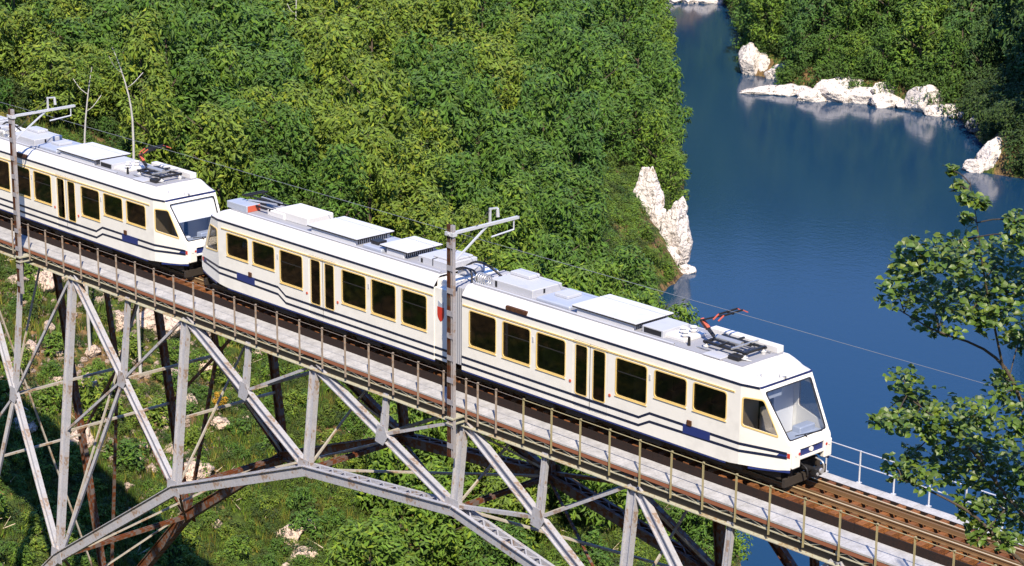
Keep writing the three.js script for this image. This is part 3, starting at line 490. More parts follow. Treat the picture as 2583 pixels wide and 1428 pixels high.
  const st = []; for (let x = -11.6; x < -0.9; x += 0.785) { if (x > -7.5 && x < -5.2) continue; for (const z of [0.9, -0.9]) st.push(rbx(x, x + 0.1, 1.2, 2.0, z - 0.3, z + 0.3, 0.03, 1), rbx(x, x + 0.42, 1.2, 1.3, z - 0.3, z + 0.3, 0.03, 1)); }
  tag(A('passenger_seats', st, M.seat), null, null, null, 'stuff');
  const cab = A('cab_wall', [bx(-0.36, -0.32, 0.9, 2.88, -1.26, -0.35), bx(-0.36, -0.32, 0.9, 2.88, 0.35, 1.26), bx(-0.36, -0.32, 2.5, 2.88, -0.35, 0.35)], M.insidePale);
  A('dashboard', [rbx(0.60, 1.22, 0.95, 1.42, -0.88, 0.88, 0.05, 2), rbx(0.62, 0.95, 1.38, 1.60, -0.75, -0.05, 0.05, 2)], M.unitBlue);
  A('driver_seat', [rbx(-0.12, 0.0, 1.35, 2.12, 0.05, 0.55, 0.05, 2), rbx(-0.1, 0.42, 1.28, 1.4, 0.05, 0.55, 0.04, 2), cyl(V(0.14, 0.9, 0.3), V(0.14, 1.3, 0.3), 0.08, 0.08, 10)], M.insidePale);
  A('sun_blind', [bx(0.30, 0.33, 2.50, 2.86, 0.12, 0.95)], M.unitBlue);
}
function canopyUnit(tr, x0, x1, zc, W, y0, y1, ov) { // a cabinet with an overhanging cover
  const c = part('air_conditioner', [rbx(x0 + ov, x1 - ov, y0, y1 - 0.05, zc - W + 0.07, zc + W - 0.07, 0.02, 1)], M.cover, tr);
  part('cover_plate', [rbx(x0, x1, y1 - 0.022, y1 + 0.012, zc - W, zc + W, 0.012, 1), bx(x0 + 0.02, x1 - 0.02, y1 + 0.012, y1 + 0.03, zc - 0.5 * W, zc - 0.46 * W)], M.cover, c);
  part('cover_edge', [bx(x0 + 0.01, x1 - 0.01, y1 - 0.06, y1 - 0.022, zc + W - 0.03, zc + W - 0.012), bx(x0 + 0.01, x1 - 0.01, y1 - 0.06, y1 - 0.022, zc - W + 0.012, zc - W + 0.03), bx(x1 - 0.03, x1 - 0.012, y1 - 0.06, y1 - 0.022, zc - W + 0.03, zc + W - 0.03), bx(x0 + 0.012, x0 + 0.03, y1 - 0.06, y1 - 0.022, zc - W + 0.03, zc + W - 0.03)], M.dark, c);
  const lv = []; for (let z = zc - W + 0.22; z < zc + W - 0.2; z += 0.09) lv.push(bx(x1 - ov, x1 - ov + 0.012, y0 + 0.03, y1 - 0.09, z, z + 0.035)); tag(part('grille', lv, M.dark, c), null, null, null, 'stuff');
  return c;
}
function pantograph(tr, x0, dir, raised) { // folded frame over insulators, or raised single arm
  const ins = []; for (const dx of [0, 1.5]) for (const z of [-0.42, 0.42]) ins.push(cyl(V(x0 + dir * dx, 3.35, z), V(x0 + dir * dx, 3.52, z), 0.07, 0.05, 10), cyl(V(x0 + dir * dx, 3.41, z), V(x0 + dir * dx, 3.44, z), 0.095, 0.095, 10));
  const p = part('pantograph', [bar(V(x0 - dir * 0.1, 3.55, -0.42), V(x0 + dir * 1.6, 3.55, -0.42), 0.08, 0.06), bar(V(x0 - dir * 0.1, 3.55, 0.42), V(x0 + dir * 1.6, 3.55, 0.42), 0.08, 0.06), bar(V(x0, 3.55, -0.5), V(x0, 3.55, 0.5), 0.09, 0.07), bar(V(x0 + dir * 1.5, 3.55, -0.5), V(x0 + dir * 1.5, 3.55, 0.5), 0.09, 0.07), cyl(V(x0 + dir * 0.1, 3.6, -0.2), V(x0 + dir * 1.2, 3.6, -0.2), 0.06, 0.06, 10), cyl(V(x0 + dir * 0.1, 3.6, 0.2), V(x0 + dir * 0.9, 3.6, 0.2), 0.035, 0.035, 8)], M.dark, tr);
  for (let i = 0; i < ins.length; i += 2) part('insulator', ins.slice(i, i + 2), M.roof, p);
  if (raised) {
    const base = V(x0 - dir * 0.05, 3.6, 0), knee = V(x0 - dir * 0.62, 3.98, 0), tip = V(x0 + dir * 0.52, 4.44, 0);
    part('lower_arm', [bar(V(x0 + dir * 0.1, 3.58, 0.12), knee, 0.04, 0.04), bar(base, knee.clone().add(V(0, 0.0, -0.05)), 0.07, 0.09)], M.dark, p); part('arm_cover', bar(base.clone().lerp(knee, 0.45).add(V(0, 0.02, 0)), knee.clone().add(V(0, 0.02, -0.05)), 0.11, 0.12), M.armRed, p);
    part('upper_arm', [cyl(knee, tip.clone().add(V(0, 0, -0.14)), 0.03, 0.022, 7), cyl(knee, tip.clone().add(V(0, 0, 0.14)), 0.03, 0.022, 7)], M.dark, p);
    part('collector_head', [bar(tip.clone().add(V(-0.08, 0.06, -0.42)), tip.clone().add(V(-0.08, 0.06, 0.42)), 0.04, 0.05), bar(tip.clone().add(V(0.12, 0.06, -0.42)), tip.clone().add(V(0.12, 0.06, 0.42)), 0.04, 0.05), bar(tip.clone().add(V(-0.1, 0.03, 0)), tip.clone().add(V(0.14, 0.03, 0)), 0.05, 0.05)], M.dark, p);
    for (const s of [1, -1]) for (const dx of [-0.08, 0.12]) part('horn_tip', bar(tip.clone().add(V(dx, 0.06, s * 0.42)), tip.clone().add(V(dx, -0.06, s * 0.66)), 0.035, 0.03), M.armRed, p);
  } else {
    part('lower_arm', [bar(V(x0, 3.64, -0.3), V(x0 + dir * 1.45, 3.72, -0.12), 0.05, 0.05), bar(V(x0, 3.64, 0.3), V(x0 + dir * 1.45, 3.72, 0.12), 0.05, 0.05)], M.unitBlue, p);
    part('upper_arm', [cyl(V(x0 + dir * 1.45, 3.74, -0.12), V(x0 - dir * 0.1, 3.8, -0.3), 0.025, 0.025, 7), cyl(V(x0 + dir * 1.45, 3.74, 0.12), V(x0 - dir * 0.1, 3.8, 0.3), 0.025, 0.025, 7)], M.dark, p);
    part('collector_head', [bar(V(x0 - dir * 0.1, 3.83, -0.5), V(x0 - dir * 0.1, 3.83, 0.5), 0.05, 0.05), bar(V(x0 + dir * 0.1, 3.83, -0.5), V(x0 + dir * 0.1, 3.83, 0.5), 0.05, 0.05)], M.dark, p);
  }
  return p;
}
function makeTrain() {
  const tr = thing('articulated_train', 'white two car railcar with navy stripes, leading and complete, nose towards the lake', 'train');
  makeHalf(tr, false); makeHalf(tr, true);
  const A = (n, g, m, par = tr) => part(n, g, m, par);
  // joint between the two halves
  A('joint_panel', [rbx(-13.43, -12.80, 0.5, 3.0, -1.30, 1.30, 0.02, 1), rbx(-13.43, -12.80, 2.9, 3.28, -1.08, 1.08, 0.1, 2)], M.white);
  const bel = []; for (let x = -12.78; x < -12.09; x += 0.1) bel.push(rbx(x, x + 0.07, 0.55, 3.22, -1.25, 1.25, 0.025, 1)); bel.push(bx(-12.79, -12.07, 0.62, 3.14, -1.19, 1.19));
  A('bellows', bel, M.rubber);
  { const s = new THREE.Shape(); s.moveTo(-0.16, 0.22); s.lineTo(0.16, 0.22); s.lineTo(0.16, -0.05); s.quadraticCurveTo(0.13, -0.22, 0, -0.28); s.quadraticCurveTo(-0.13, -0.22, -0.16, -0.05); s.closePath();
    const u = new THREE.Shape(); u.moveTo(-0.13, 0.24); u.lineTo(0.13, 0.24); u.lineTo(0.13, 0.44); u.lineTo(0.04, 0.36); u.lineTo(-0.13, 0.46); u.closePath();
    const c = A('crest', extrude(s, 0.008).translate(-13.12, 2.14, 1.302), M.red); part('crest_top', extrude(u, 0.006).translate(-13.12, 2.12, 1.302), M.unitBlue, c); }
  for (const f of [g => g, mirrorZ]) A('stripe', [f(bx(-13.43, -12.80, 0.8675, 0.9525, 1.30, 1.306)), f(bx(-13.43, -12.80, 0.6125, 0.6975, 1.30, 1.306))], M.navy);
  // roof equipment, front half
  const box = A('equipment_box', [rbx(-11.36, -9.47, 3.3, 3.60, -0.68, 0.66, 0.03, 2), rbx(-11.3, -10.4, 3.60, 3.72, -0.6, -0.1, 0.03, 1)], M.unitGrey); part('vent_slot', bx(-9.472, -9.46, 3.42, 3.56, 0.1, 0.18), M.dark, box); part('vent_slot', bx(-11.2, -11.1, 3.36, 3.56, 0.66, 0.668), M.dark, box);
  A('resistor_coil', [...[0, 1, 2, 3, 4].map(i => new THREE.TorusGeometry(0.17, 0.022, 6, 16).rotateY(Math.PI / 2).translate(-11.95 + i * 0.1, 3.50, 0.66)), bx(-12.0, -11.45, 3.34, 3.37, 0.45, 0.9)], M.metal);
  A('cable_loop', tube([V(-12.15, 3.3, 0.8), V(-12.3, 3.62, 0.7), V(-12.75, 3.66, 0.6), V(-13.2, 3.5, 0.7)], 0.035, 12, 6), M.dark); A('cable_loop', tube([V(-12.1, 3.3, 0.6), V(-12.3, 3.55, 0.5), V(-12.75, 3.58, 0.4), V(-13.3, 3.45, 0.5)], 0.035, 12, 6), M.dark);
  A('roof_hatch', [rbx(-9.25, -7.75, 3.33, 3.46, -0.8, 0.72, 0.05, 2)], M.unitBlue);
  canopyUnit(tr, -7.55, -4.82, -0.02, 0.86, 3.32, 3.60, 0.16);
  const sb = A('equipment_box', [rbx(-4.72, -3.85, 3.33, 3.57, -0.5, 0.66, 0.02, 1)], M.unitGrey); part('louvre', [bx(-4.64, -3.93, 3.37, 3.53, 0.658, 0.668)], M.dark, sb);
  A('insulator_stack', [...[[-3.55, 0.1], [-3.4, -0.2], [-3.25, 0.35]].flatMap(([x, z]) => [cyl(V(x, 3.34, z), V(x, 3.66, z), 0.10, 0.06, 10), cyl(V(x, 3.42, z), V(x, 3.45, z), 0.14, 0.14, 12), cyl(V(x, 3.52, z), V(x, 3.55, z), 0.13, 0.13, 12), cyl(V(x, 3.62, z), V(x, 3.65, z), 0.11, 0.11, 12)]), rbx(-3.9, -3.1, 3.34, 3.46, -0.45, 0.55, 0.03, 1)], M.roof);
  A('hatch_plate', [rbx(-2.0, -1.3, 3.35, 3.40, 0.45, 0.98, 0.02, 1)], M.unitGrey);
  A('roof_duct', [rbx(-3.2, -0.55, 3.34, 3.56, -1.0, -0.72, 0.03, 1)], M.roof);
  A('cable', tube([V(-2.6, 3.36, 0.55), V(-2.2, 3.42, 0.62), V(-1.7, 3.37, 0.5), V(-1.0, 3.42, 0.6), V(-0.6, 3.36, 0.4)], 0.025, 16, 6), M.metal); A('cable', tube([V(-2.8, 3.4, -0.55), V(-1.9, 3.44, -0.6), V(-0.7, 3.4, -0.55)], 0.025, 12, 6), M.metal);
  pantograph(tr, -2.35, 1, true);
  A('conduit', tube([V(-11.9, 3.36, 0.86), V(-9, 3.37, 0.88), V(-6, 3.37, 0.9), V(-3.2, 3.37, 0.88)], 0.03, 20, 6), M.unitGrey);
  A('relay_box', [rbx(-1.25, -0.85, 3.34, 3.48, 0.42, 0.72, 0.02, 1)], M.dark);
  A('spring_case', [cyl(V(-2.3, 3.62, 0.02), V(-1.3, 3.62, 0.02), 0.09, 0.09, 12)], M.metal);
  A('cross_bar', [bar(V(-1.75, 3.6, -0.6), V(-1.75, 3.6, 0.62), 0.06, 0.05)], M.dark);
  A('cross_bar', [bar(V(-1.2, 3.64, -0.6), V(-1.2, 3.64, 0.62), 0.05, 0.05)], M.metal);
  A('arrester', [cyl(V(-2.85, 3.34, 0.62), V(-2.85, 3.62, 0.62), 0.05, 0.04, 10)], M.dark);
  A('junction_box', [rbx(-8.95, -8.35, 3.46, 3.56, -0.45, 0.2, 0.02, 1)], M.unitGrey);
  A('conduit', tube([V(-24, 3.36, 0.88), V(-20, 3.37, 0.9), V(-16, 3.37, 0.9), V(-13.6, 3.37, 0.86)], 0.03, 20, 6), M.unitGrey);
  A('junction_box', [rbx(-17.6, -17.2, 3.47, 3.6, 0.1, 0.5, 0.02, 1)], M.dark);
  A('cable_loop', tube([V(-13.7, 3.3, -0.3), V(-13.1, 3.62, -0.25), V(-12.4, 3.62, -0.2), V(-11.9, 3.36, -0.3)], 0.04, 12, 6), M.dark);
  A('exhaust_cowl', [rbx(-13.3, -12.9, 3.28, 3.5, -0.5, 0.4, 0.04, 1)], M.unitGrey);
  // rear half
  canopyUnit(tr, -20.68, -17.95, -0.02, 0.86, 3.32, 3.60, 0.16);
  A('roof_hatch', [rbx(-17.75, -16.75, 3.33, 3.47, -0.7, 0.75, 0.05, 2)], M.unitBlue);
  canopyUnit(tr, -16.9, -15.45, -0.1, 0.80, 3.33, 3.62, 0.28);
  const b3 = A('equipment_box', [rbx(-15.15, -13.6, 3.3, 3.58, -0.8, 0.5, 0.03, 1), rbx(-14.6, -13.7, 3.58, 3.66, -0.7, 0.3, 0.03, 1)], M.unitGrey); part('seam', [bx(-14.42, -14.38, 3.34, 3.595, -0.805, 0.506), bx(-15.0, -14.9, 3.34, 3.5, 0.5, 0.507)], M.dark, b3);
  A('equipment_box', [rbx(-23.0, -21.1, 3.33, 3.68, -0.75, 0.45, 0.06, 2), rbx(-23.4, -22.4, 3.33, 3.58, -0.3, 0.5, 0.05, 2)], M.roof);
  A('end_box', [rbx(-25.35, -24.15, 3.34, 3.60, 0.2, 0.85, 0.03, 1)], M.unitBlue);
  A('warning_plate', [bx(-24.148, -24.13, 3.36, 3.58, 0.25, 0.8)], M.armRed);
  pantograph(tr, -24.75, 1, false);
  return tr;
}
{
  const t1 = makeTrain();
  const t2 = t1.clone(); t2.name = numbered('articulated_train'); scene.add(t2); t2.position.x = -29.2;
  { // a pale blind is drawn down behind the upper half of the second train's windscreen
    const top = V(0.46, 2.83, 0), low = V(0.86, 2.17, 0), b = part('sun_blind', bar(top, low, 1.0, 0.012).clone(), M.blind, t2); b.geometry = boxUV(new THREE.BoxGeometry(2.02, 0.012, top.distanceTo(low)).applyMatrix4(frameTo(top, low))); b.position.set(-0.055, -0.03, 0); }
  tag(t2, 'second white railcar with navy stripes, behind the first and cut off at left', 'train');
}

// ---------------------------------------------------------------- rocks
function rockGeo(sx, sy, sz, seed, detail = 14, rough = 0.12) {
  const r = rngOf(seed), pl = []; for (let i = 0; i < 22; i++) { const v = V(r() * 2 - 1, r() * 1.7 - 0.7, r() * 2 - 1).normalize(); pl.push([v, 0.72 + 0.28 * r()]); }
  const g = mergeVertices(new THREE.IcosahedronGeometry(1, detail).deleteAttribute('uv').deleteAttribute('normal')), p = g.attributes.position, v = V(0, 0, 0);
  for (let i = 0; i < p.count; i++) {
    v.fromBufferAttribute(p, i).normalize(); let t = 1.25; for (const [n, c] of pl) { const q = v.dot(n); if (q > 0.05) t = Math.min(t, c / q); }
    const k = 1.6 / Math.min(sx, sy, sz) < 1 ? 2.6 : 2.0, a = fbm3(v.x * k + seed, v.y * k, v.z * k, 5, 5), b = 1 - Math.abs(2 * fbm3(v.x * 3.2, v.y * 3.2 + seed, v.z * 3.2, 3, 9) - 1);
    t *= 0.86 + rough * 2 * (a - 0.5) + rough * 0.9 * (b - 0.6); p.setXYZ(i, v.x * t * sx, v.y * t * sy, v.z * t * sz);
  }
  g.computeVertexNormals(); return boxUV(g);
}
function rock(name, label, cat, group, list, mat) { // each entry: d, l, y of middle, half sizes along l, y, d
  const [d0, l0, y0] = list[0], gs = list.map(([d, l, y, a, b, c, q], i) => rockGeo(a, b, c, Math.round(d * 17 + l * 131) + i, q || 14).translate(l - l0, y - y0, -(d - d0)));
  const m = part(name, gs, mat); m.position.copy(DL(d0, l0, y0)); m.rotation.y = yaw; return tag(m, label, cat, group);
}
rock('rock_outcrop', 'tall white rock outcrop standing in the blue lake below the wooded slope', 'rock', null, [[180.2, 13.7, -25.0, 1.5, 3.4, 1.5, 24], [179.4, 12.6, -27.0, 1.9, 2.0, 1.3, 18], [183.5, 11.7, -22.6, 1.45, 3.0, 1.4, 22], [181.6, 12.4, -24.6, 1.0, 2.0, 1.2, 14], [178.8, 14.6, -27.9, 0.9, 0.7, 0.8, 10], [181.5, 14.3, -23.2, 0.8, 1.2, 0.9, 12]], M.rock);
rock('shore_rock', 'long flat white rock tongue reaching into the lake', 'rock', null, [[255.2, 29.8, -27.85, 3.0, 0.75, 1.3, 16], [255.0, 32.6, -27.7, 2.3, 0.95, 1.4, 12], [254.2, 34.6, -27.8, 1.6, 1.0, 1.3, 10]], M.rock);
rock('shore_rock', 'broad white rock with a raised hump next to the flat rock tongue', 'rock', null, [[252.0, 37.6, -27.4, 3.4, 1.8, 2.0, 18], [251.6, 35.0, -27.8, 2.4, 1.0, 1.4, 12], [250.6, 40.6, -27.6, 2.6, 1.5, 1.6, 12], [253.4, 39.4, -26.9, 3.0, 1.9, 1.6, 14]], M.rock);
rock('shore_rock', 'white shore rock below the trees in the middle of the ledge', 'rock', null, [[248.6, 43.0, -27.6, 2.8, 1.4, 1.6, 14], [247.2, 45.4, -27.8, 2.2, 0.95, 1.2, 10], [250.2, 43.2, -27.0, 3.0, 1.5, 1.4, 12]], M.rock);
rock('shore_rock', 'steep white rock face at the dark end of the ledge', 'rock', null, [[246.0, 47.0, -27.1, 2.4, 2.5, 1.5, 16], [243.8, 48.8, -27.6, 2.6, 1.2, 1.4, 12], [242.2, 50.6, -27.8, 2.0, 0.7, 1.0, 10]], M.rock);
rock('shore_rock', 'cracked white cliff rock at the headland corner', 'rock', null, [[267.3, 29.2, -26.6, 1.6, 2.7, 1.6, 18], [267.6, 30.9, -26.9, 1.3, 2.0, 1.4, 12]], M.rock);
rock('shore_rock', 'low pale rock between the headland corner and the ledge', 'rock', null, [[264.3, 32.6, -27.3, 1.9, 1.5, 1.5, 14], [262.9, 34.0, -27.6, 1.2, 1.0, 1.0, 10]], M.rock);
rock('boulder', 'peaked white boulder by the shaded right shore', 'boulder', null, [[217.4, 48.4, -27.0, 1.6, 2.3, 1.5, 16], [216.8, 46.6, -27.7, 1.4, 1.1, 1.2, 12]], M.rock);
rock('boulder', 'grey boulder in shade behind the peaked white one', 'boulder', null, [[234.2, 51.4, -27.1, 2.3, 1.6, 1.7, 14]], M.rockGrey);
rock('shore_rock', 'small white rock at the waterline of the wooded left shore', 'rock', null, [[249.5, 18.0, -27.1, 0.5, 1.9, 0.7, 10], [247.0, 18.2, -27.6, 0.5, 0.9, 0.6, 8]], M.rock);
for (const [l, a, b] of [[20.6, 1.6, 1.1], [23.2, 1.5, 0.8], [25.6, 1.3, 1.0], [28.2, 1.8, 1.3], [30.4, 1.3, 1.0]]) rock('shore_rock', 'pale rock on the distant shore at the end of the channel', 'rock', 'pale rocks along the distant shore', [[322.0, l, -27.7, a, b, 1.4, 10]], M.rock);
{ // broken pale rock under the deck at left, and two patches in the meadow
  const G = (d, l, a, b, c, n) => [d, l, groundY(d, l) + b * 0.12, a, b, c, n || 12];
  rock('rock_outcrop', 'broken pinkish white rock face just under the deck at the left edge', 'rock', null, [G(124.5, -26.6, 1.9, 1.5, 1.5), G(122.8, -24.9, 1.5, 1.1, 1.3), G(125.6, -24.4, 1.6, 1.5, 1.4), G(126.4, -27.4, 1.6, 1.6, 1.4), G(121.6, -27.0, 1.2, 0.9, 1.1, 9)], M.rockPink);
  rock('rock_outcrop', 'broken pinkish white rock face just under the deck between the second and third columns', 'rock', null, [G(124.0, -22.2, 1.7, 1.4, 1.5), G(122.4, -20.4, 1.4, 1.1, 1.2), G(125.4, -20.2, 1.6, 1.5, 1.4), G(126.6, -22.6, 1.5, 1.5, 1.3), G(123.6, -18.3, 1.2, 1.1, 1.2), G(121.2, -22.6, 0.9, 0.7, 0.9, 9)], M.rockPink);
  rock('rock_outcrop', 'low pale rock patch in the meadow left of and below the arch crown', 'rock', null, [G(111.5, -11.3, 0.9, 0.6, 0.9, 9), G(112.6, -12.3, 1.0, 0.7, 0.8, 9), G(110.4, -12.2, 0.7, 0.45, 0.6, 8), G(113.6, -11.2, 0.7, 0.6, 0.7, 8)], M.rockPink);
  rock('rock_outcrop', 'low pale rock patch in the meadow below the arch rib by the middle mast', 'rock', null, [G(113.0, -4.6, 1.0, 0.6, 0.8, 9), G(114.4, -5.4, 0.8, 0.6, 0.8, 9), G(111.8, -5.5, 0.7, 0.4, 0.6, 8), G(115.6, -4.4, 0.9, 0.6, 0.7, 8)], M.rockPink);
}
{ // scree and boulders on the slope below the bridge
  const r = rngOf(77), spots = [];
  for (let i = 0; i < 1400 && spots.length < 66; i++) {
    const zone = i % 4, d = zone < 3 ? lerp(111, 134, r()) : lerp(98, 116, r()), l = zone < 3 ? lerp(-29, -15, r()) : lerp(-20, 4, r()), y = groundY(d, l), q = inPhoto(DL(d, l, y));
    if (q[0] < -40 || q[0] > 1500 || q[1] > 1460) continue; const s = zone < 3 ? lerp(0.4, 1.6, r() * r()) : lerp(0.25, 0.7, r() * r());
    if (spots.some(o => Math.hypot(o[0] - d, o[1] - l) < o[3] + s)) continue; spots.push([d, l, y, s]);
  }
  const protos = [1, 2, 3, 4, 5, 6].map(i => rockGeo(1, 0.75, 0.9, 900 + i * 13, 8, 0.14));
  spots.forEach(([d, l, y, s], i) => { const m = part('boulder', protos[i % 6], M.rockPink); m.position.copy(DL(d, l, y + s * 0.15)); m.rotation.y = r() * 6; m.scale.set(s, s * lerp(0.7, 1.1, r()), s); const q = inPhoto(m.position), g = `${s > 0.8 ? 'big' : s > 0.5 ? 'middling' : 'small'} pinkish boulder on the slope ${q[1] < 900 ? 'just under the deck' : q[1] < 1180 ? 'behind the girder diagonals' : 'below the arch rib'} ${q[0] < 250 ? 'at the left edge' : q[0] < 500 ? 'by the second column' : q[0] < 850 ? 'left of the arch crown' : 'beneath the arch crown'}`; tag(m, g, 'boulder', g.replace('boulder ', 'boulders ')); });
}
// ---------------------------------------------------------------- foliage
function leafCards(out, c, n, nrm, len, wid, fold, col, r) { // pushes one folded pointed card (4 triangles)
  const t = V(r() * 2 - 1, r() * 1.2 - 0.9, r() * 2 - 1); t.addScaledVector(nrm, -t.dot(nrm)).normalize(); const b = V(0, 0, 0).crossVectors(nrm, t);
  const P0 = c.clone().addScaledVector(t, -len / 2), P1 = c.clone().addScaledVector(t, len / 2), up = c.clone().addScaledVector(nrm, -fold);
  const Lf = up.clone().addScaledVector(b, wid / 2), Rf = up.clone().addScaledVector(b, -wid / 2);
  for (const q of [P0, Lf, P1, P0, P1, Rf]) { out.p.push(q.x, q.y, q.z); out.c.push(col[0], col[1], col[2]); }
}
function leafGeo(out) { const g = new THREE.BufferGeometry(); g.setAttribute('position', new THREE.Float32BufferAttribute(out.p, 3)); g.setAttribute('color', new THREE.Float32BufferAttribute(out.c, 3)); g.computeVertexNormals(); return g; }
const leafTone = r => { const k = 0.62 + 0.76 * r(), y = r() < 0.18 ? 1 : 0; return [k * (1 + 0.55 * y), k * (1 + 0.22 * y), k * (1 - 0.2 * y)]; };
function crownGeo(seed, R, H, base, blobs, n, len) {
  const r = rngOf(seed), bl = [], out = { p: [], c: [] };
  for (let i = 0; i < blobs; i++) { const t = (i + r()) / blobs, y = lerp(base, H, t), rad = R * Math.sqrt(Math.max(0.05, 1 - ((t - 0.38) / 0.68) ** 2)), a = i * 2.4 + r() * 1.5, q = rad * Math.sqrt(r()) * 0.82; bl.push([V(Math.cos(a) * q, y, Math.sin(a) * q), R * lerp(0.30, 0.46, r())]); }
  for (let i = 0; i < n; i++) {
    const [c, br] = bl[i % blobs], dir = V(r() * 2 - 1, r() * 1.9 - 0.75, r() * 2 - 1).normalize(), q = 0.62 + 0.45 * r();
    const pos = V(c.x + dir.x * br * q, c.y + dir.y * br * q * 0.85, c.z + dir.z * br * q), nr = dir.clone().multiplyScalar(0.9).add(V(r() - 0.5, r() * 0.9, r() - 0.5)).normalize(), s = len * (0.6 + 0.8 * r());
    leafCards(out, pos, 0, nr, s, s * 0.40, s * 0.14, leafTone(r), r);
  }
  return leafGeo(out);
}
function trunkGeo(seed, H, r0) {
  const r = rngOf(seed), g = [cyl(V(0, -0.8, 0), V(0, H * 0.8, 0), r0, r0 * 0.35, 7)];
  for (let i = 0; i < 5; i++) { const y = H * lerp(0.25, 0.7, r()), a = r() * 6.28, l = H * lerp(0.2, 0.34, r()); g.push(cyl(V(0, y, 0), V(Math.cos(a) * l, y + l * 0.7, Math.sin(a) * l), r0 * 0.42, r0 * 0.12, 5)); }
  return merge(g);
}
function makeTreeKind(name, crown, trunk, mat) { const t = new THREE.Group(); t.userData.kindName = name; const a = new THREE.Mesh(crown, mat), b = new THREE.Mesh(trunk, M.bark); a.name = 'crown'; b.name = 'trunk'; t.add(b, a); return t; }
function plant(proto, name, at, s, sy, turn, label, category, group) { const o = proto.clone(); o.name = numbered(name); scene.add(o); o.position.copy(at); o.scale.set(s, sy, s); o.rotation.y = turn; return tag(o, label, category, group); }
{
  const shapes = [0, 1, 2, 3, 4].map(i => [crownGeo(300 + i, 1, [2.3, 2.7, 2.1, 2.5, 2.9][i], 0.35, 20 + i * 2, 2400, 0.165), trunkGeo(400 + i, 2.4, 0.075)]);
  const farShapes = [0, 1, 2].map(i => [crownGeo(320 + i, 1, [2.2, 2.6, 2.4][i], 0.3, 20, 1500, 0.18), trunkGeo(420 + i, 2.3, 0.075)]);
  const kinds = {}; for (const k of ['deep', 'mid', 'yellow', 'cool', 'shade']) kinds[k] = { n: shapes.map(([c, t]) => makeTreeKind('', c, t, L[k])), f: farShapes.map(([c, t]) => makeTreeKind('', c, t, L[k])) };
  const r = rngOf(5), got = [];
  const tryAt = (d, l, R, keep) => { if (got.some(o => Math.abs(o[0] - d) < 8 && Math.hypot(o[0] - d, o[1] - l) < (o[2] + R) * keep)) return false; got.push([d, l, R]); return true; };
  const tone = { deep: 'dark green', mid: 'bright green', yellow: 'yellowish green', cool: 'bluish green', shade: 'very dark' };
  const treeWords = (k, s, q, R) => {
    const size = R > 2.9 ? 'broad' : R > 2.3 ? 'rounded' : 'small', where = s < 5 ? (q[1] < 330 ? 'at the lake edge above the white outcrop' : q[1] < 800 ? 'at the lake edge beside the white outcrop' : 'at the lake edge below the bridge deck')
      : q[1] > 760 ? 'seen between the bridge girders' : (q[1] < 130 ? 'at the top edge' : q[1] < 300 ? 'high on the slope' : 'low on the slope') + (q[0] < 560 ? ' above the second train' : q[0] < 1130 ? ' above the rear car' : ' above the front car');
    const g = `${size} ${tone[k]} tree ${where}`; return [g, 'tree', g.replace(' tree ', ' trees ')];
  };
  // the wooded slope of the left shore
  let n = 0;
  for (let i = 0; i < 9000 && n < 296; i++) {
    const d = 108 + 215 * Math.pow(r(), 1.25), l = lerp(-0.25 * d - 5, 21, r()), [s, at] = landDist(d, l); if (s < 1.2 || at > 10) continue;
    if (d < 133 && l < -5 - (133 - d) * 0.1) continue; if (d > 150 && d < 190 && l > 0.0605 * d - 4.2) continue; if (d < 138 && l < -0.155 * d && l > -0.235 * d && r() < 0.5) continue;
    const R = (d < 150 ? lerp(1.9, 2.8, r()) : d < 215 ? lerp(2.3, 3.3, r()) : lerp(2.6, 3.7, r())) * (s < 4 ? 0.8 : 1), y = groundY(d, l), top = inPhoto(DL(d, l, y + R * 2.4)), bot = inPhoto(DL(d, l, y + R));
    if (bot[1] < -60 || top[0] < -90 || top[0] > 1900 || top[1] > 1330) continue;
    const X = 540 + (bot[1] - 60) * 0.62; if (!tryAt(d, l, R, 0.62)) continue;
    const band = Math.abs(bot[0] - (760 + bot[1] * 0.42)) < 120, low = bot[0] < 900 && bot[1] > 230, u = noise2(d * 0.05, l * 0.07, 5) + (r() - 0.5) * 0.5;
    const k = band && r() < 0.75 ? 'yellow' : low && r() < 0.25 ? 'yellow' : bot[0] > 1350 ? (u > 0.62 ? 'mid' : u > 0.3 ? 'deep' : 'cool') : u > 0.5 ? 'mid' : u > 0.2 ? 'deep' : 'yellow';
    const set = d < 190 ? kinds[k].n : kinds[k].f; n++;
    plant(set[Math.floor(r() * set.length)], 'broadleaf_tree', DL(d, l, y), R, R * lerp(0.85, 1.5, r()), r() * 6.28, ...treeWords(k, s, bot, R));
  }
  const landWords = (k, dark, q, R) => { const size = R > 3.3 ? 'broad' : 'rounded', g = dark ? `${size} very dark tree on the shaded right shore, ${q[1] < 120 ? 'at the top corner' : 'above the peaked boulder'}` : `${size} ${tone[k]} tree on the headland ${q[1] < 70 ? 'at the top edge' : q[0] < 2060 ? 'above the corner rocks' : q[0] < 2250 ? 'above the middle of the white ledge' : 'above the dark end of the ledge'}`; return [g, 'tree', g.replace(' tree ', ' trees ')]; };
  // the headland across the water
  let m = 0;
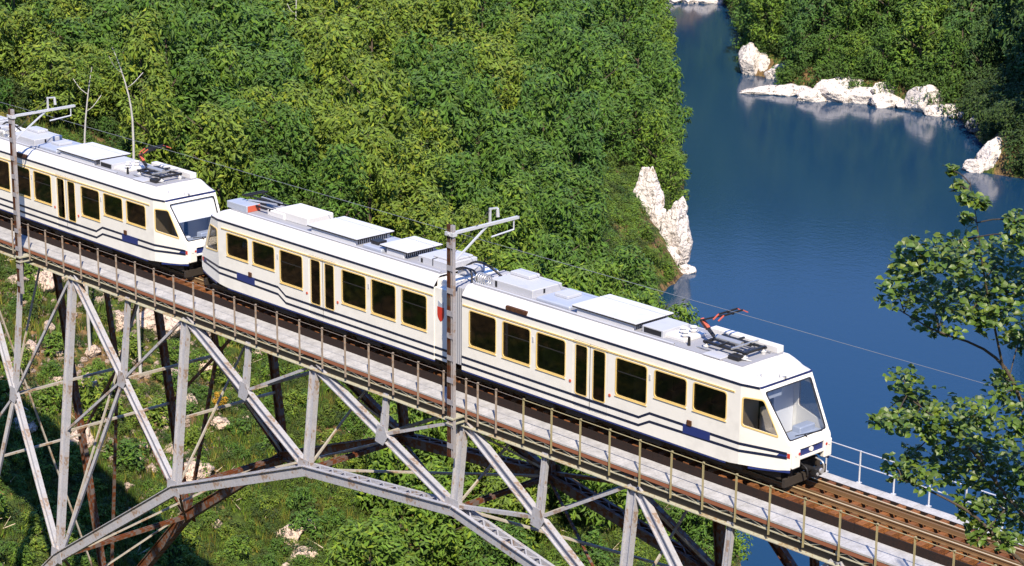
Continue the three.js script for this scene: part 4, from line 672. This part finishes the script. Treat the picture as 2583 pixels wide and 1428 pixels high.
  for (let i = 0; i < 6000 && m < 150; i++) {
    const d = lerp(216, 345, r()), l = lerp(27, 0.25 * d + 6, r()), [s, at] = landDist(d, l); if (s < 1.0 || at < 11) continue;
    const R = lerp(2.6, 3.8, r()) * (s < 3 ? 0.75 : 1), y = groundY(d, l), top = inPhoto(DL(d, l, y + R * 2.4)), bot = inPhoto(DL(d, l, y + R * 0.6)); if (bot[1] < -40 || top[0] > 2720) continue;
    if (d < 243 && l < 56) continue; if (!tryAt(d, l, R, 0.54)) continue; m++;
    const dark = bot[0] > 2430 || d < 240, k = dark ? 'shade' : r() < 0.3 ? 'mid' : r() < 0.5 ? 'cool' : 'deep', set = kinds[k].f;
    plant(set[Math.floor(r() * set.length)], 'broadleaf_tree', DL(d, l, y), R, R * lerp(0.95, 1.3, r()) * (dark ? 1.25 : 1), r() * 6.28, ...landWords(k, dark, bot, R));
  }
  // shade trees outside the frame to the right, whose dark side and shadow the right shore shows
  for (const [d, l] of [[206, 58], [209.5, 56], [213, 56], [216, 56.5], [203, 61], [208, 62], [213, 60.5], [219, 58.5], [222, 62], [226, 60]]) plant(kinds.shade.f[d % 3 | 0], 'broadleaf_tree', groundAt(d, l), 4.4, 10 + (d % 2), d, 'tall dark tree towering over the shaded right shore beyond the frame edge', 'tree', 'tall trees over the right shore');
  // the slope seen between the girders: shrubs one can point at
  const bush = [0, 1, 2].map(i => crownGeo(350 + i, 1, 1.3, 0.05, 12, 620, 0.22)), bushProto = (k, i) => { const t = new THREE.Group(), a = new THREE.Mesh(bush[i], k), b = new THREE.Mesh(trunkGeo(360 + i, 0.9, 0.04), M.bark); a.name = 'crown'; b.name = 'trunk'; t.add(a, b); return t; };
  const bushWords = (i, R, q) => { const g = `${R > 1.0 ? 'large' : 'small'} ${['dark green', 'bright green', 'yellowish'][Math.floor(i / 3)]} shrub ${q[1] < 960 ? 'just under the deck' : q[1] < 1200 ? 'behind the girder diagonals' : 'below the arch rib'} ${q[0] < 470 ? 'between the leftmost columns' : q[0] < 800 ? 'left of the arch crown' : q[0] < 1170 ? 'beneath the arch crown' : 'right of the middle mast'}`; return [g, 'shrub', g.replace(' shrub ', ' shrubs ')]; };
  const bp = [L.deep, L.mid, L.yellow].flatMap(k => [0, 1, 2].map(i => bushProto(k, i)));
  let c = 0; for (let i = 0; i < 6000 && c < 240; i++) {
    const d = lerp(97, 133, r()), l = lerp(-30, 10, r()), [s, at] = landDist(d, l); if (s < 1 || at > 10) continue; const y = groundY(d, l), q = inPhoto(DL(d, l, y + 0.6)); if (q[0] < -60 || q[0] > 1860 || q[1] > 1480) continue;
    const scree = q[1] < 880 && q[0] < 480; if (scree && r() < 0.85) continue; const R = lerp(0.6, 1.7, r() * r()); if (!tryAt(d, l, R, 0.62)) continue; c++;
    const i2 = Math.floor(r() * 9); plant(bp[i2], 'shrub', DL(d, l, y - 0.05), R, R * lerp(0.7, 1.2, r()), r() * 6, ...bushWords(i2, R, q));
  }
  const gold = leafMat(0.50, 0.30, 0.015), gb = bushProto(gold, 1);
  plant(gb, 'flowering_shrub', groundAt(118, -16.6), 0.45, 0.6, 1, 'golden yellow shrub between the second and third girder columns', 'shrub'); scene.children.at(-1).position.y += 0.4;
  plant(gb, 'flowering_shrub', groundAt(124, -16.4), 0.42, 1.1, 2, 'taller golden yellow shrub just under the deck by the pointed hanger', 'shrub');
  // undergrowth that fills the wood, and grass on the open slope
  const fill = (name, geo, mat, count, seed, place) => {
    const im = new THREE.InstancedMesh(geo, mat, count), q = rngOf(seed), mt = new THREE.Matrix4(), col = new THREE.Color(); let k = 0;
    for (let i = 0; i < count * 12 && k < count; i++) { const o = place(q); if (!o) continue; mt.compose(DL(o[0], o[1], o[2]), new THREE.Quaternion().setFromEuler(new THREE.Euler((q() - 0.5) * 0.3, q() * 6.28, (q() - 0.5) * 0.3)), V(o[3], o[3] * o[4], o[3])); im.setMatrixAt(k, mt); im.setColorAt(k, col.setRGB(...o[5])); k++; }
    im.count = k; im.name = numbered(name); scene.add(im); tag(im, null, null, null, 'stuff'); return im;
  };
  const clump = crownGeo(381, 1, 1.15, 0.05, 9, 420, 0.19), tuft = (() => { const q = rngOf(9), out = { p: [], c: [] }; for (let i = 0; i < 22; i++) { const a = q() * 6.28, x = q() * 0.35, nr = V(Math.cos(a), 0.35, Math.sin(a)).normalize(), b = V(Math.cos(a * 3) * x, 0, Math.sin(a * 3) * x), t = b.clone().add(V((q() - 0.5) * 0.5, 0.35 + 0.45 * q(), (q() - 0.5) * 0.5)), w = V(-Math.sin(a), 0, Math.cos(a)).multiplyScalar(0.05), cl = leafTone(q); for (const v of [b.clone().sub(w), b.clone().add(w), t]) { out.p.push(v.x, v.y, v.z); out.c.push(...cl); } } return leafGeo(out); })();
  fill('undergrowth', clump, L.deep, 3600, 31, q => { const d = 106 + 225 * Math.pow(q(), 1.3), l = lerp(-0.25 * d - 4, 22, q()), [s, at] = landDist(d, l); if (s < 0.6 || at > 10) return null; if (d < 134 && l < -8 || d < 119) return null; const bare = d > 158 && d < 192 && l > 7.5; if (d > 177 && d < 186 && l > 10.6) return null; const y = groundY(d, l), p = inPhoto(DL(d, l, y)); if (p[0] < -60 || p[0] > 1900 || p[1] < -60) return null; const k = 0.4 + 0.5 * q(), g = q(); return [d, l, y - 0.1, lerp(0.6, 1.4, q()) * (bare ? 0.7 : 1), lerp(0.8, 1.4, q()), [k * (0.7 + 0.8 * g), k, k * 0.9]]; });  // tint darkened to paint deep shade into the gaps between trees
  fill('undergrowth', clump, L.deep, 2600, 37, q => { const d = q() < 0.35 ? lerp(205, 262, q()) : lerp(212, 345, q()), l = lerp(26, 0.25 * d + 5, q()), [s, at] = landDist(d, l); if (s < 0.3 || at < 11 || d < 238 && l < 50.5) return null; const k = l / d > 0.205 ? 0.5 : 0.6 + 0.5 * q(); return [d, l, groundY(d, l) - 0.1, lerp(1, 2.2, q()), lerp(0.8, 1.4, q()), [k, k, k]]; });  // tint lowered on the right shore, painting its shade into the leaves
  fill('ground_cover', clump, L.deep, 14000, 41, q => { const d = lerp(96, 136, q()), l = lerp(-31, 13, q()), [s, at] = landDist(d, l); if (s < 0.4 || at > 10) return null; const u = fbm2(d * 0.22, l * 0.22, 3, 61); if (u < 0.28) return null; if (d > 112 && l < -16 && q() < 0.72) return null; const k = 0.35 + 0.85 * q(), g = q(); return [d, l, groundY(d, l) - 0.08, lerp(0.25, 0.8, q() * q()), lerp(0.6, 1.2, q()), [k * (0.8 + 1.0 * g), k * (0.9 + 0.3 * g), k]]; });
  fill('grass', tuft, L.yellow, 22000, 43, q => { const d = lerp(96, 136, q()), l = lerp(-30, 13.4, q()), [s, at] = landDist(d, l); if (s < 0.4 || at > 10) return null; const u = fbm2(d * 0.3, l * 0.3, 3, 67); if (u < 0.42 + 0.1 * q()) return null; if (d > 112 && l < -16 && q() < 0.6) return null; const k = 0.3 + 0.7 * q(), w = q() < 0.3 ? 1.9 : 0.9; return [d, l, groundY(d, l) - 0.03, lerp(0.4, 1.0, q()), lerp(0.7, 1.3, q()), [k * w, k * (w > 1 ? 1.15 : 1), k * (w > 1 ? 3 : 1)]]; });
  const stone = rockGeo(1, 0.7, 0.9, 951, 2, 0.1);
  fill('loose_stone', stone, M.rockPink, 4000, 47, q => { const sc = q() < 0.75, d = sc ? lerp(110, 135, q()) : lerp(96, 120, q()), l = sc ? lerp(-30, -15, q()) : lerp(-22, 6, q()); const u = fbm2(d * 0.25, l * 0.25, 3, 71); if (u < 0.45) return null; const k = 0.7 + 0.4 * q(); return [d, l, groundY(d, l), lerp(0.06, 0.32, q() * q()), 1, [k, k, k]]; });
  // the mountainsides beyond the end of the channel, out of the frame, which the water mirrors
  fill('undergrowth', clump, L.mid, 260, 33, q => { const d = lerp(152, 192, q()), l = lerp(6, 14.5, q()), [s, at] = landDist(d, l); if (s < 0.3 || at > 10 || d > 177 && d < 186 && l > 10.6) return null; const k = 0.6 + 0.5 * q(); return [d, l, groundY(d, l) - 0.1, lerp(0.6, 1.2, q()), lerp(0.7, 1.2, q()), [k, k, k]]; });
  fill('distant_forest', farShapes[1][0], L.deep, 1400, 59, q => { const d = lerp(327, 620, Math.pow(q(), 1.4)), l = lerp(-70, 110, q()), [s, at] = landDist(d, l); if (s < 3 || d < 345 && (l < 19 || l > 31)) return null; const k = 0.6 + 0.6 * q(); return [d, l, groundY(d, l) - 0.5, lerp(4, 6, q()), lerp(0.9, 1.3, q()), [k, k, k]]; });
  const stick = merge([cyl(V(-0.5, 0, 0), V(0.5, 0.25, 0.05), 0.022, 0.012, 5), cyl(V(0.05, 0.13, 0.02), V(0.35, 0.4, -0.15), 0.012, 0.006, 4)]);
  fill('dry_stems', stick, M.dryWood, 700, 53, q => { const d = lerp(98, 130, q()), l = lerp(-30, 12, q()), [s, at] = landDist(d, l); if (s < 0.5 || at > 10) return null; const k = 0.6 + 0.6 * q(); return [d, l, groundY(d, l) + 0.1, lerp(0.6, 2.0, q() * q()), lerp(0.6, 1.6, q()), [k, k, k * 0.95]]; });
  // two bare white trunks above the second train, and a third further along
  const birch = (label, d, l, pts, r0) => { const t = thing('birch_tree', label, 'tree'), y = groundY(d, l); t.position.copy(DL(d, l, y)); t.rotation.y = yaw; const P3 = pts.map(([a, b]) => V(a, b, 0)), c = new THREE.CatmullRomCurve3(P3);
    const g = []; for (let i = 0; i < 12; i++) g.push(cyl(c.getPoint(i / 12), c.getPoint((i + 1.05) / 12), r0 * (1 - i / 15), r0 * (1 - (i + 1) / 15), 7)); part('trunk', g, M.birch, t);
    const q = rngOf(Math.round(d * 7 + l * 31)); for (let i = 0; i < 2; i++) { const b = c.getPoint(0.72 + 0.2 * i / 2), s = q() < 0.5 ? -1 : 1; part('branch', tube([b, b.clone().add(V(s * 0.35, 0.25, (q() - 0.5) * 0.5)), b.clone().add(V(s * (0.6 + 0.6 * q()), 0.7 + 0.5 * q(), (q() - 0.5)))], 0.022, 5, 5), M.birch, t); } const tip = c.getPoint(0.97), cr = part('crown', crownGeo(Math.round(d + l * 3), 0.9, 1.6, 0, 9, 420, 0.16).translate(tip.x, tip.y - 0.7, 0.1), L.mid, t); return t; };
  const tall = (label, d, pts) => { const l = pts[0][0], y = groundY(d, l); return birch(label, d, l, [[0, -0.5], ...pts.map(([a, b]) => [a - l, b - y])], 0.10); };
  tall('slim leaning white trunk, nearer the left edge of the two bare birches', 118, [[-23.8, -9], [-23.6, -5], [-23.5, -2.8], [-23.25, -0.8], [-22.95, 0.9]]);
  tall('curved bare white trunk right of the slim leaning one', 118, [[-21.0, -9], [-20.9, -5], [-20.85, -2.1], [-21.0, -0.7], [-21.35, 0.7], [-21.8, 2.1]]);
  birch('short white trunk in a dark gap high on the wooded slope', 172, -17.2, [[0, 0], [0.05, 3], [0, 6], [0.2, 9.5]], 0.12);
}
// ---------------------------------------------------------------- the near tree at the right edge
{
  const t = thing('leafy_tree', 'near tree with glossy green leaves reaching in from the right edge over the railing', 'tree');
  const o = DL(42, 12.6, 0), y0 = groundY(42, 12.6); t.position.set(o.x, y0, o.z); t.rotation.y = yaw; // local x along l, -z along d
  const W = (d, l, y) => V(l - 12.6, y - y0, -(d - 42)), r = rngOf(808);
  part('trunk', [cyl(W(42, 12.6, y0 - 0.5), W(42, 12.5, 4.0), 0.30, 0.22, 12), cyl(W(42, 12.5, 4.0), W(42.2, 12.3, 9), 0.22, 0.14, 10), cyl(W(42.2, 12.3, 9), W(42, 12.0, 14.5), 0.14, 0.04, 8)], M.bark, t);
  const limbs = [[[42, 12.5, 6.6], [42, 11.3, 7.6], [42, 10.35, 8.75], [42, 9.95, 9.5], [42, 9.4, 9.95], [42.1, 8.5, 10.25], [42.2, 7.7, 10.7]], [[42, 9.9, 9.5], [41.8, 9.6, 10.5], [41.7, 9.3, 11.6], [41.7, 9.1, 12.6], [41.7, 8.9, 13.5]], [[42, 12.5, 3.9], [42, 11.2, 5.6], [42, 10.2, 6.7], [42.1, 9.4, 7.7], [42.2, 8.7, 8.3], [42.3, 7.9, 8.9]], [[42, 12.5, 3.4], [41.8, 11.2, 4.8], [41.7, 10.2, 5.7], [41.6, 9.4, 6.5], [41.6, 8.5, 7.0], [41.6, 7.8, 7.3]], [[42, 10.3, 6.6], [41.6, 9.9, 6.4], [41.4, 9.5, 6.0]], [[42, 12.3, 8.5], [42.3, 11.2, 10.3], [42.5, 10.5, 11.6], [42.6, 10.2, 12.6]]];
  const lp = []; for (const lb of limbs) { const c = new THREE.CatmullRomCurve3(lb.map(q => W(...q))), g = [], n = 14, ra = lb.length > 5 ? 0.06 : 0.028; for (let i = 0; i < n; i++) { g.push(cyl(c.getPoint(i / n), c.getPoint((i + 1.05) / n), ra * (1 - i / n * 0.85), ra * (1 - (i + 1) / n * 0.85), 7)); lp.push(c.getPoint((i + 0.5) / n)); } part('branch', g, M.bark, t); }
  const clusters = [[41.3, 7.72, 11.91, 0.27], [41.0, 7.46, 11.40, 0.31], [41.7, 8.06, 11.30, 0.39], [41.1, 7.98, 12.13, 0.35], [40.9, 8.40, 12.12, 0.38], [41.7, 8.96, 11.96, 0.43], [43.1, 8.97, 10.91, 0.49], [42.8, 8.62, 10.41, 0.44], [42.7, 9.46, 10.95, 0.52], [41.3, 8.95, 10.80, 0.39], [42.1, 9.76, 11.70, 0.47], [41.4, 9.88, 11.25, 0.43], [41.1, 9.54, 10.84, 0.39], [41.0, 9.81, 12.50, 0.31], [41.3, 9.78, 12.74, 0.19], [43.1, 10.44, 9.72, 0.20], [42.9, 10.11, 8.99, 0.18], [42.8, 8.76, 13.39, 0.10], [42.8, 8.93, 13.07, 0.11], [41.2, 8.77, 13.22, 0.14], [41.5, 9.11, 13.07, 0.12], [42.3, 9.04, 12.53, 0.11], [42.6, 8.03, 9.02, 0.28], [42.9, 8.27, 8.56, 0.29], [43.0, 7.62, 8.01, 0.18], [40.9, 7.60, 8.76, 0.22], [42.3, 8.26, 8.28, 0.40], [42.4, 8.69, 8.39, 0.41], [42.0, 8.94, 8.21, 0.48], [41.2, 9.22, 8.77, 0.39], [41.9, 9.92, 8.93, 0.36], [40.9, 9.96, 8.61, 0.39], [43.1, 9.79, 7.36, 0.50], [43.0, 9.02, 7.25, 0.37], [42.1, 7.89, 7.29, 0.24], [41.5, 8.33, 7.38, 0.28], [43.1, 8.38, 7.20, 0.21], [42.2, 9.29, 7.11, 0.41], [43.0, 10.20, 6.98, 0.50], [42.9, 10.62, 6.66, 0.41], [42.0, 9.86, 6.57, 0.45], [41.8, 9.33, 6.49, 0.20], [42.3, 10.36, 6.04, 0.37], [41.8, 9.58, 5.99, 0.20], [41.1, 10.02, 6.16, 0.20], [41.5, 10.50, 11.56, 0.47], [42.8, 10.91, 10.16, 0.49], [40.8, 10.54, 8.91, 0.47], [40.8, 10.63, 7.82, 0.47], [42.3, 11.18, 6.19, 0.49], [41.4, 10.39, 12.70, 0.39], [42.1, 11.11, 9.47, 0.48]];
  const tw = []; let pieces = 0;
  clusters.forEach(([d, l, y, R], ci) => {
    const c = W(d, l, y), near = lp.reduce((a, b) => b.distanceTo(c) < a.distanceTo(c) ? b : a), n = Math.round(36 + 560 * R * R), out = { p: [], c: [] };
    tw.push(tube([near, near.clone().lerp(c, 0.5).add(V(0, 0.06, 0)), c], 0.014, 5, 5));
    for (let i = 0; i < n; i++) {
      const dir = V(r() * 2 - 1, r() * 2 - 1, r() * 2 - 1).normalize(), q = Math.sqrt(r()) * 1.45, pos = c.clone().add(V(dir.x * R * q, dir.y * R * q * 0.85, dir.z * R * q * 1.3)), s = lerp(0.12, 0.22, r());
      const nr = V((r() - 0.5) * 1.3, 0.75 + 0.4 * r(), (r() - 0.5) * 1.3 + 0.25).normalize(), tone = leafTone(r);
      // a leaf: pointed oval folded along its midrib, eight triangles
      const tt = V(r() * 2 - 1, r() - 0.9, r() * 2 - 1); tt.addScaledVector(nr, -tt.dot(nr)).normalize(); const b = V(0, 0, 0).crossVectors(nr, tt), w = s * 0.33, ax = k => pos.clone().addScaledVector(tt, s * (k - 0.5)).addScaledVector(nr, -0.10 * s * (2 * k - 1) ** 2), sd = (k, ww, e) => ax(k).addScaledVector(b, e * ww).addScaledVector(nr, ww * 0.35);
      for (const e of [1, -1]) { const A0 = ax(0), A1 = ax(0.35), A2 = ax(0.7), A3 = ax(1), S1 = sd(0.32, w, e), S2 = sd(0.68, w * 0.8, e); for (const tri of [[A0, A1, S1], [A1, A2, S2], [A1, S2, S1], [A2, A3, S2]]) for (const v of tri) { out.p.push(v.x, v.y, v.z); out.c.push(...tone); } }
    }
    tag(part('leaf_cluster', leafGeo(out), M.nearLeaf, t), null, null, null, 'stuff');
  });
  tag(part('twigs', tw, M.bark, t), null, null, null, 'stuff');
  // single leaves on the outside of the clusters
  const leafKinds = [0, 1, 2, 3].map(i => { const q = rngOf(60 + i), out = { p: [], c: [] }, tone = leafTone(q), s = 1, w = 0.33, ax = k => V(0, -0.10 * (2 * k - 1) ** 2, k - 0.5), sd = (k, ww, e) => ax(k).add(V(e * ww, ww * 0.35, 0)); for (const e of [1, -1]) { const A0 = ax(0), A1 = ax(0.35), A2 = ax(0.7), A3 = ax(1), S1 = sd(0.32, w, e), S2 = sd(0.68, w * 0.8, e); for (const tri of [[A0, A1, S1], [A1, A2, S2], [A1, S2, S1], [A2, A3, S2]]) for (const v of tri) { out.p.push(v.x, v.y, v.z); out.c.push(...tone); } } return leafGeo(out); });
  for (let i = 0; i < 280; i++) { const [d, l, y, R] = clusters[i % 45], c = W(d, l, y), dir = V(r() * 2 - 1, r() * 2 - 0.9, r() * 1.5 + 0.1).normalize(), m = part('leaf', leafKinds[i % 4], M.nearLeaf, t); m.position.copy(c).addScaledVector(dir, R * lerp(0.95, 1.5, r())); m.rotation.set((r() - 0.5) * 1.4, r() * 6.28, (r() - 0.5) * 1.4); m.scale.setScalar(lerp(0.14, 0.23, r())); }
}

scene.traverse(o => { if (o.isMesh) o.castShadow = o.receiveShadow = true; });
renderer.render(scene, camera);
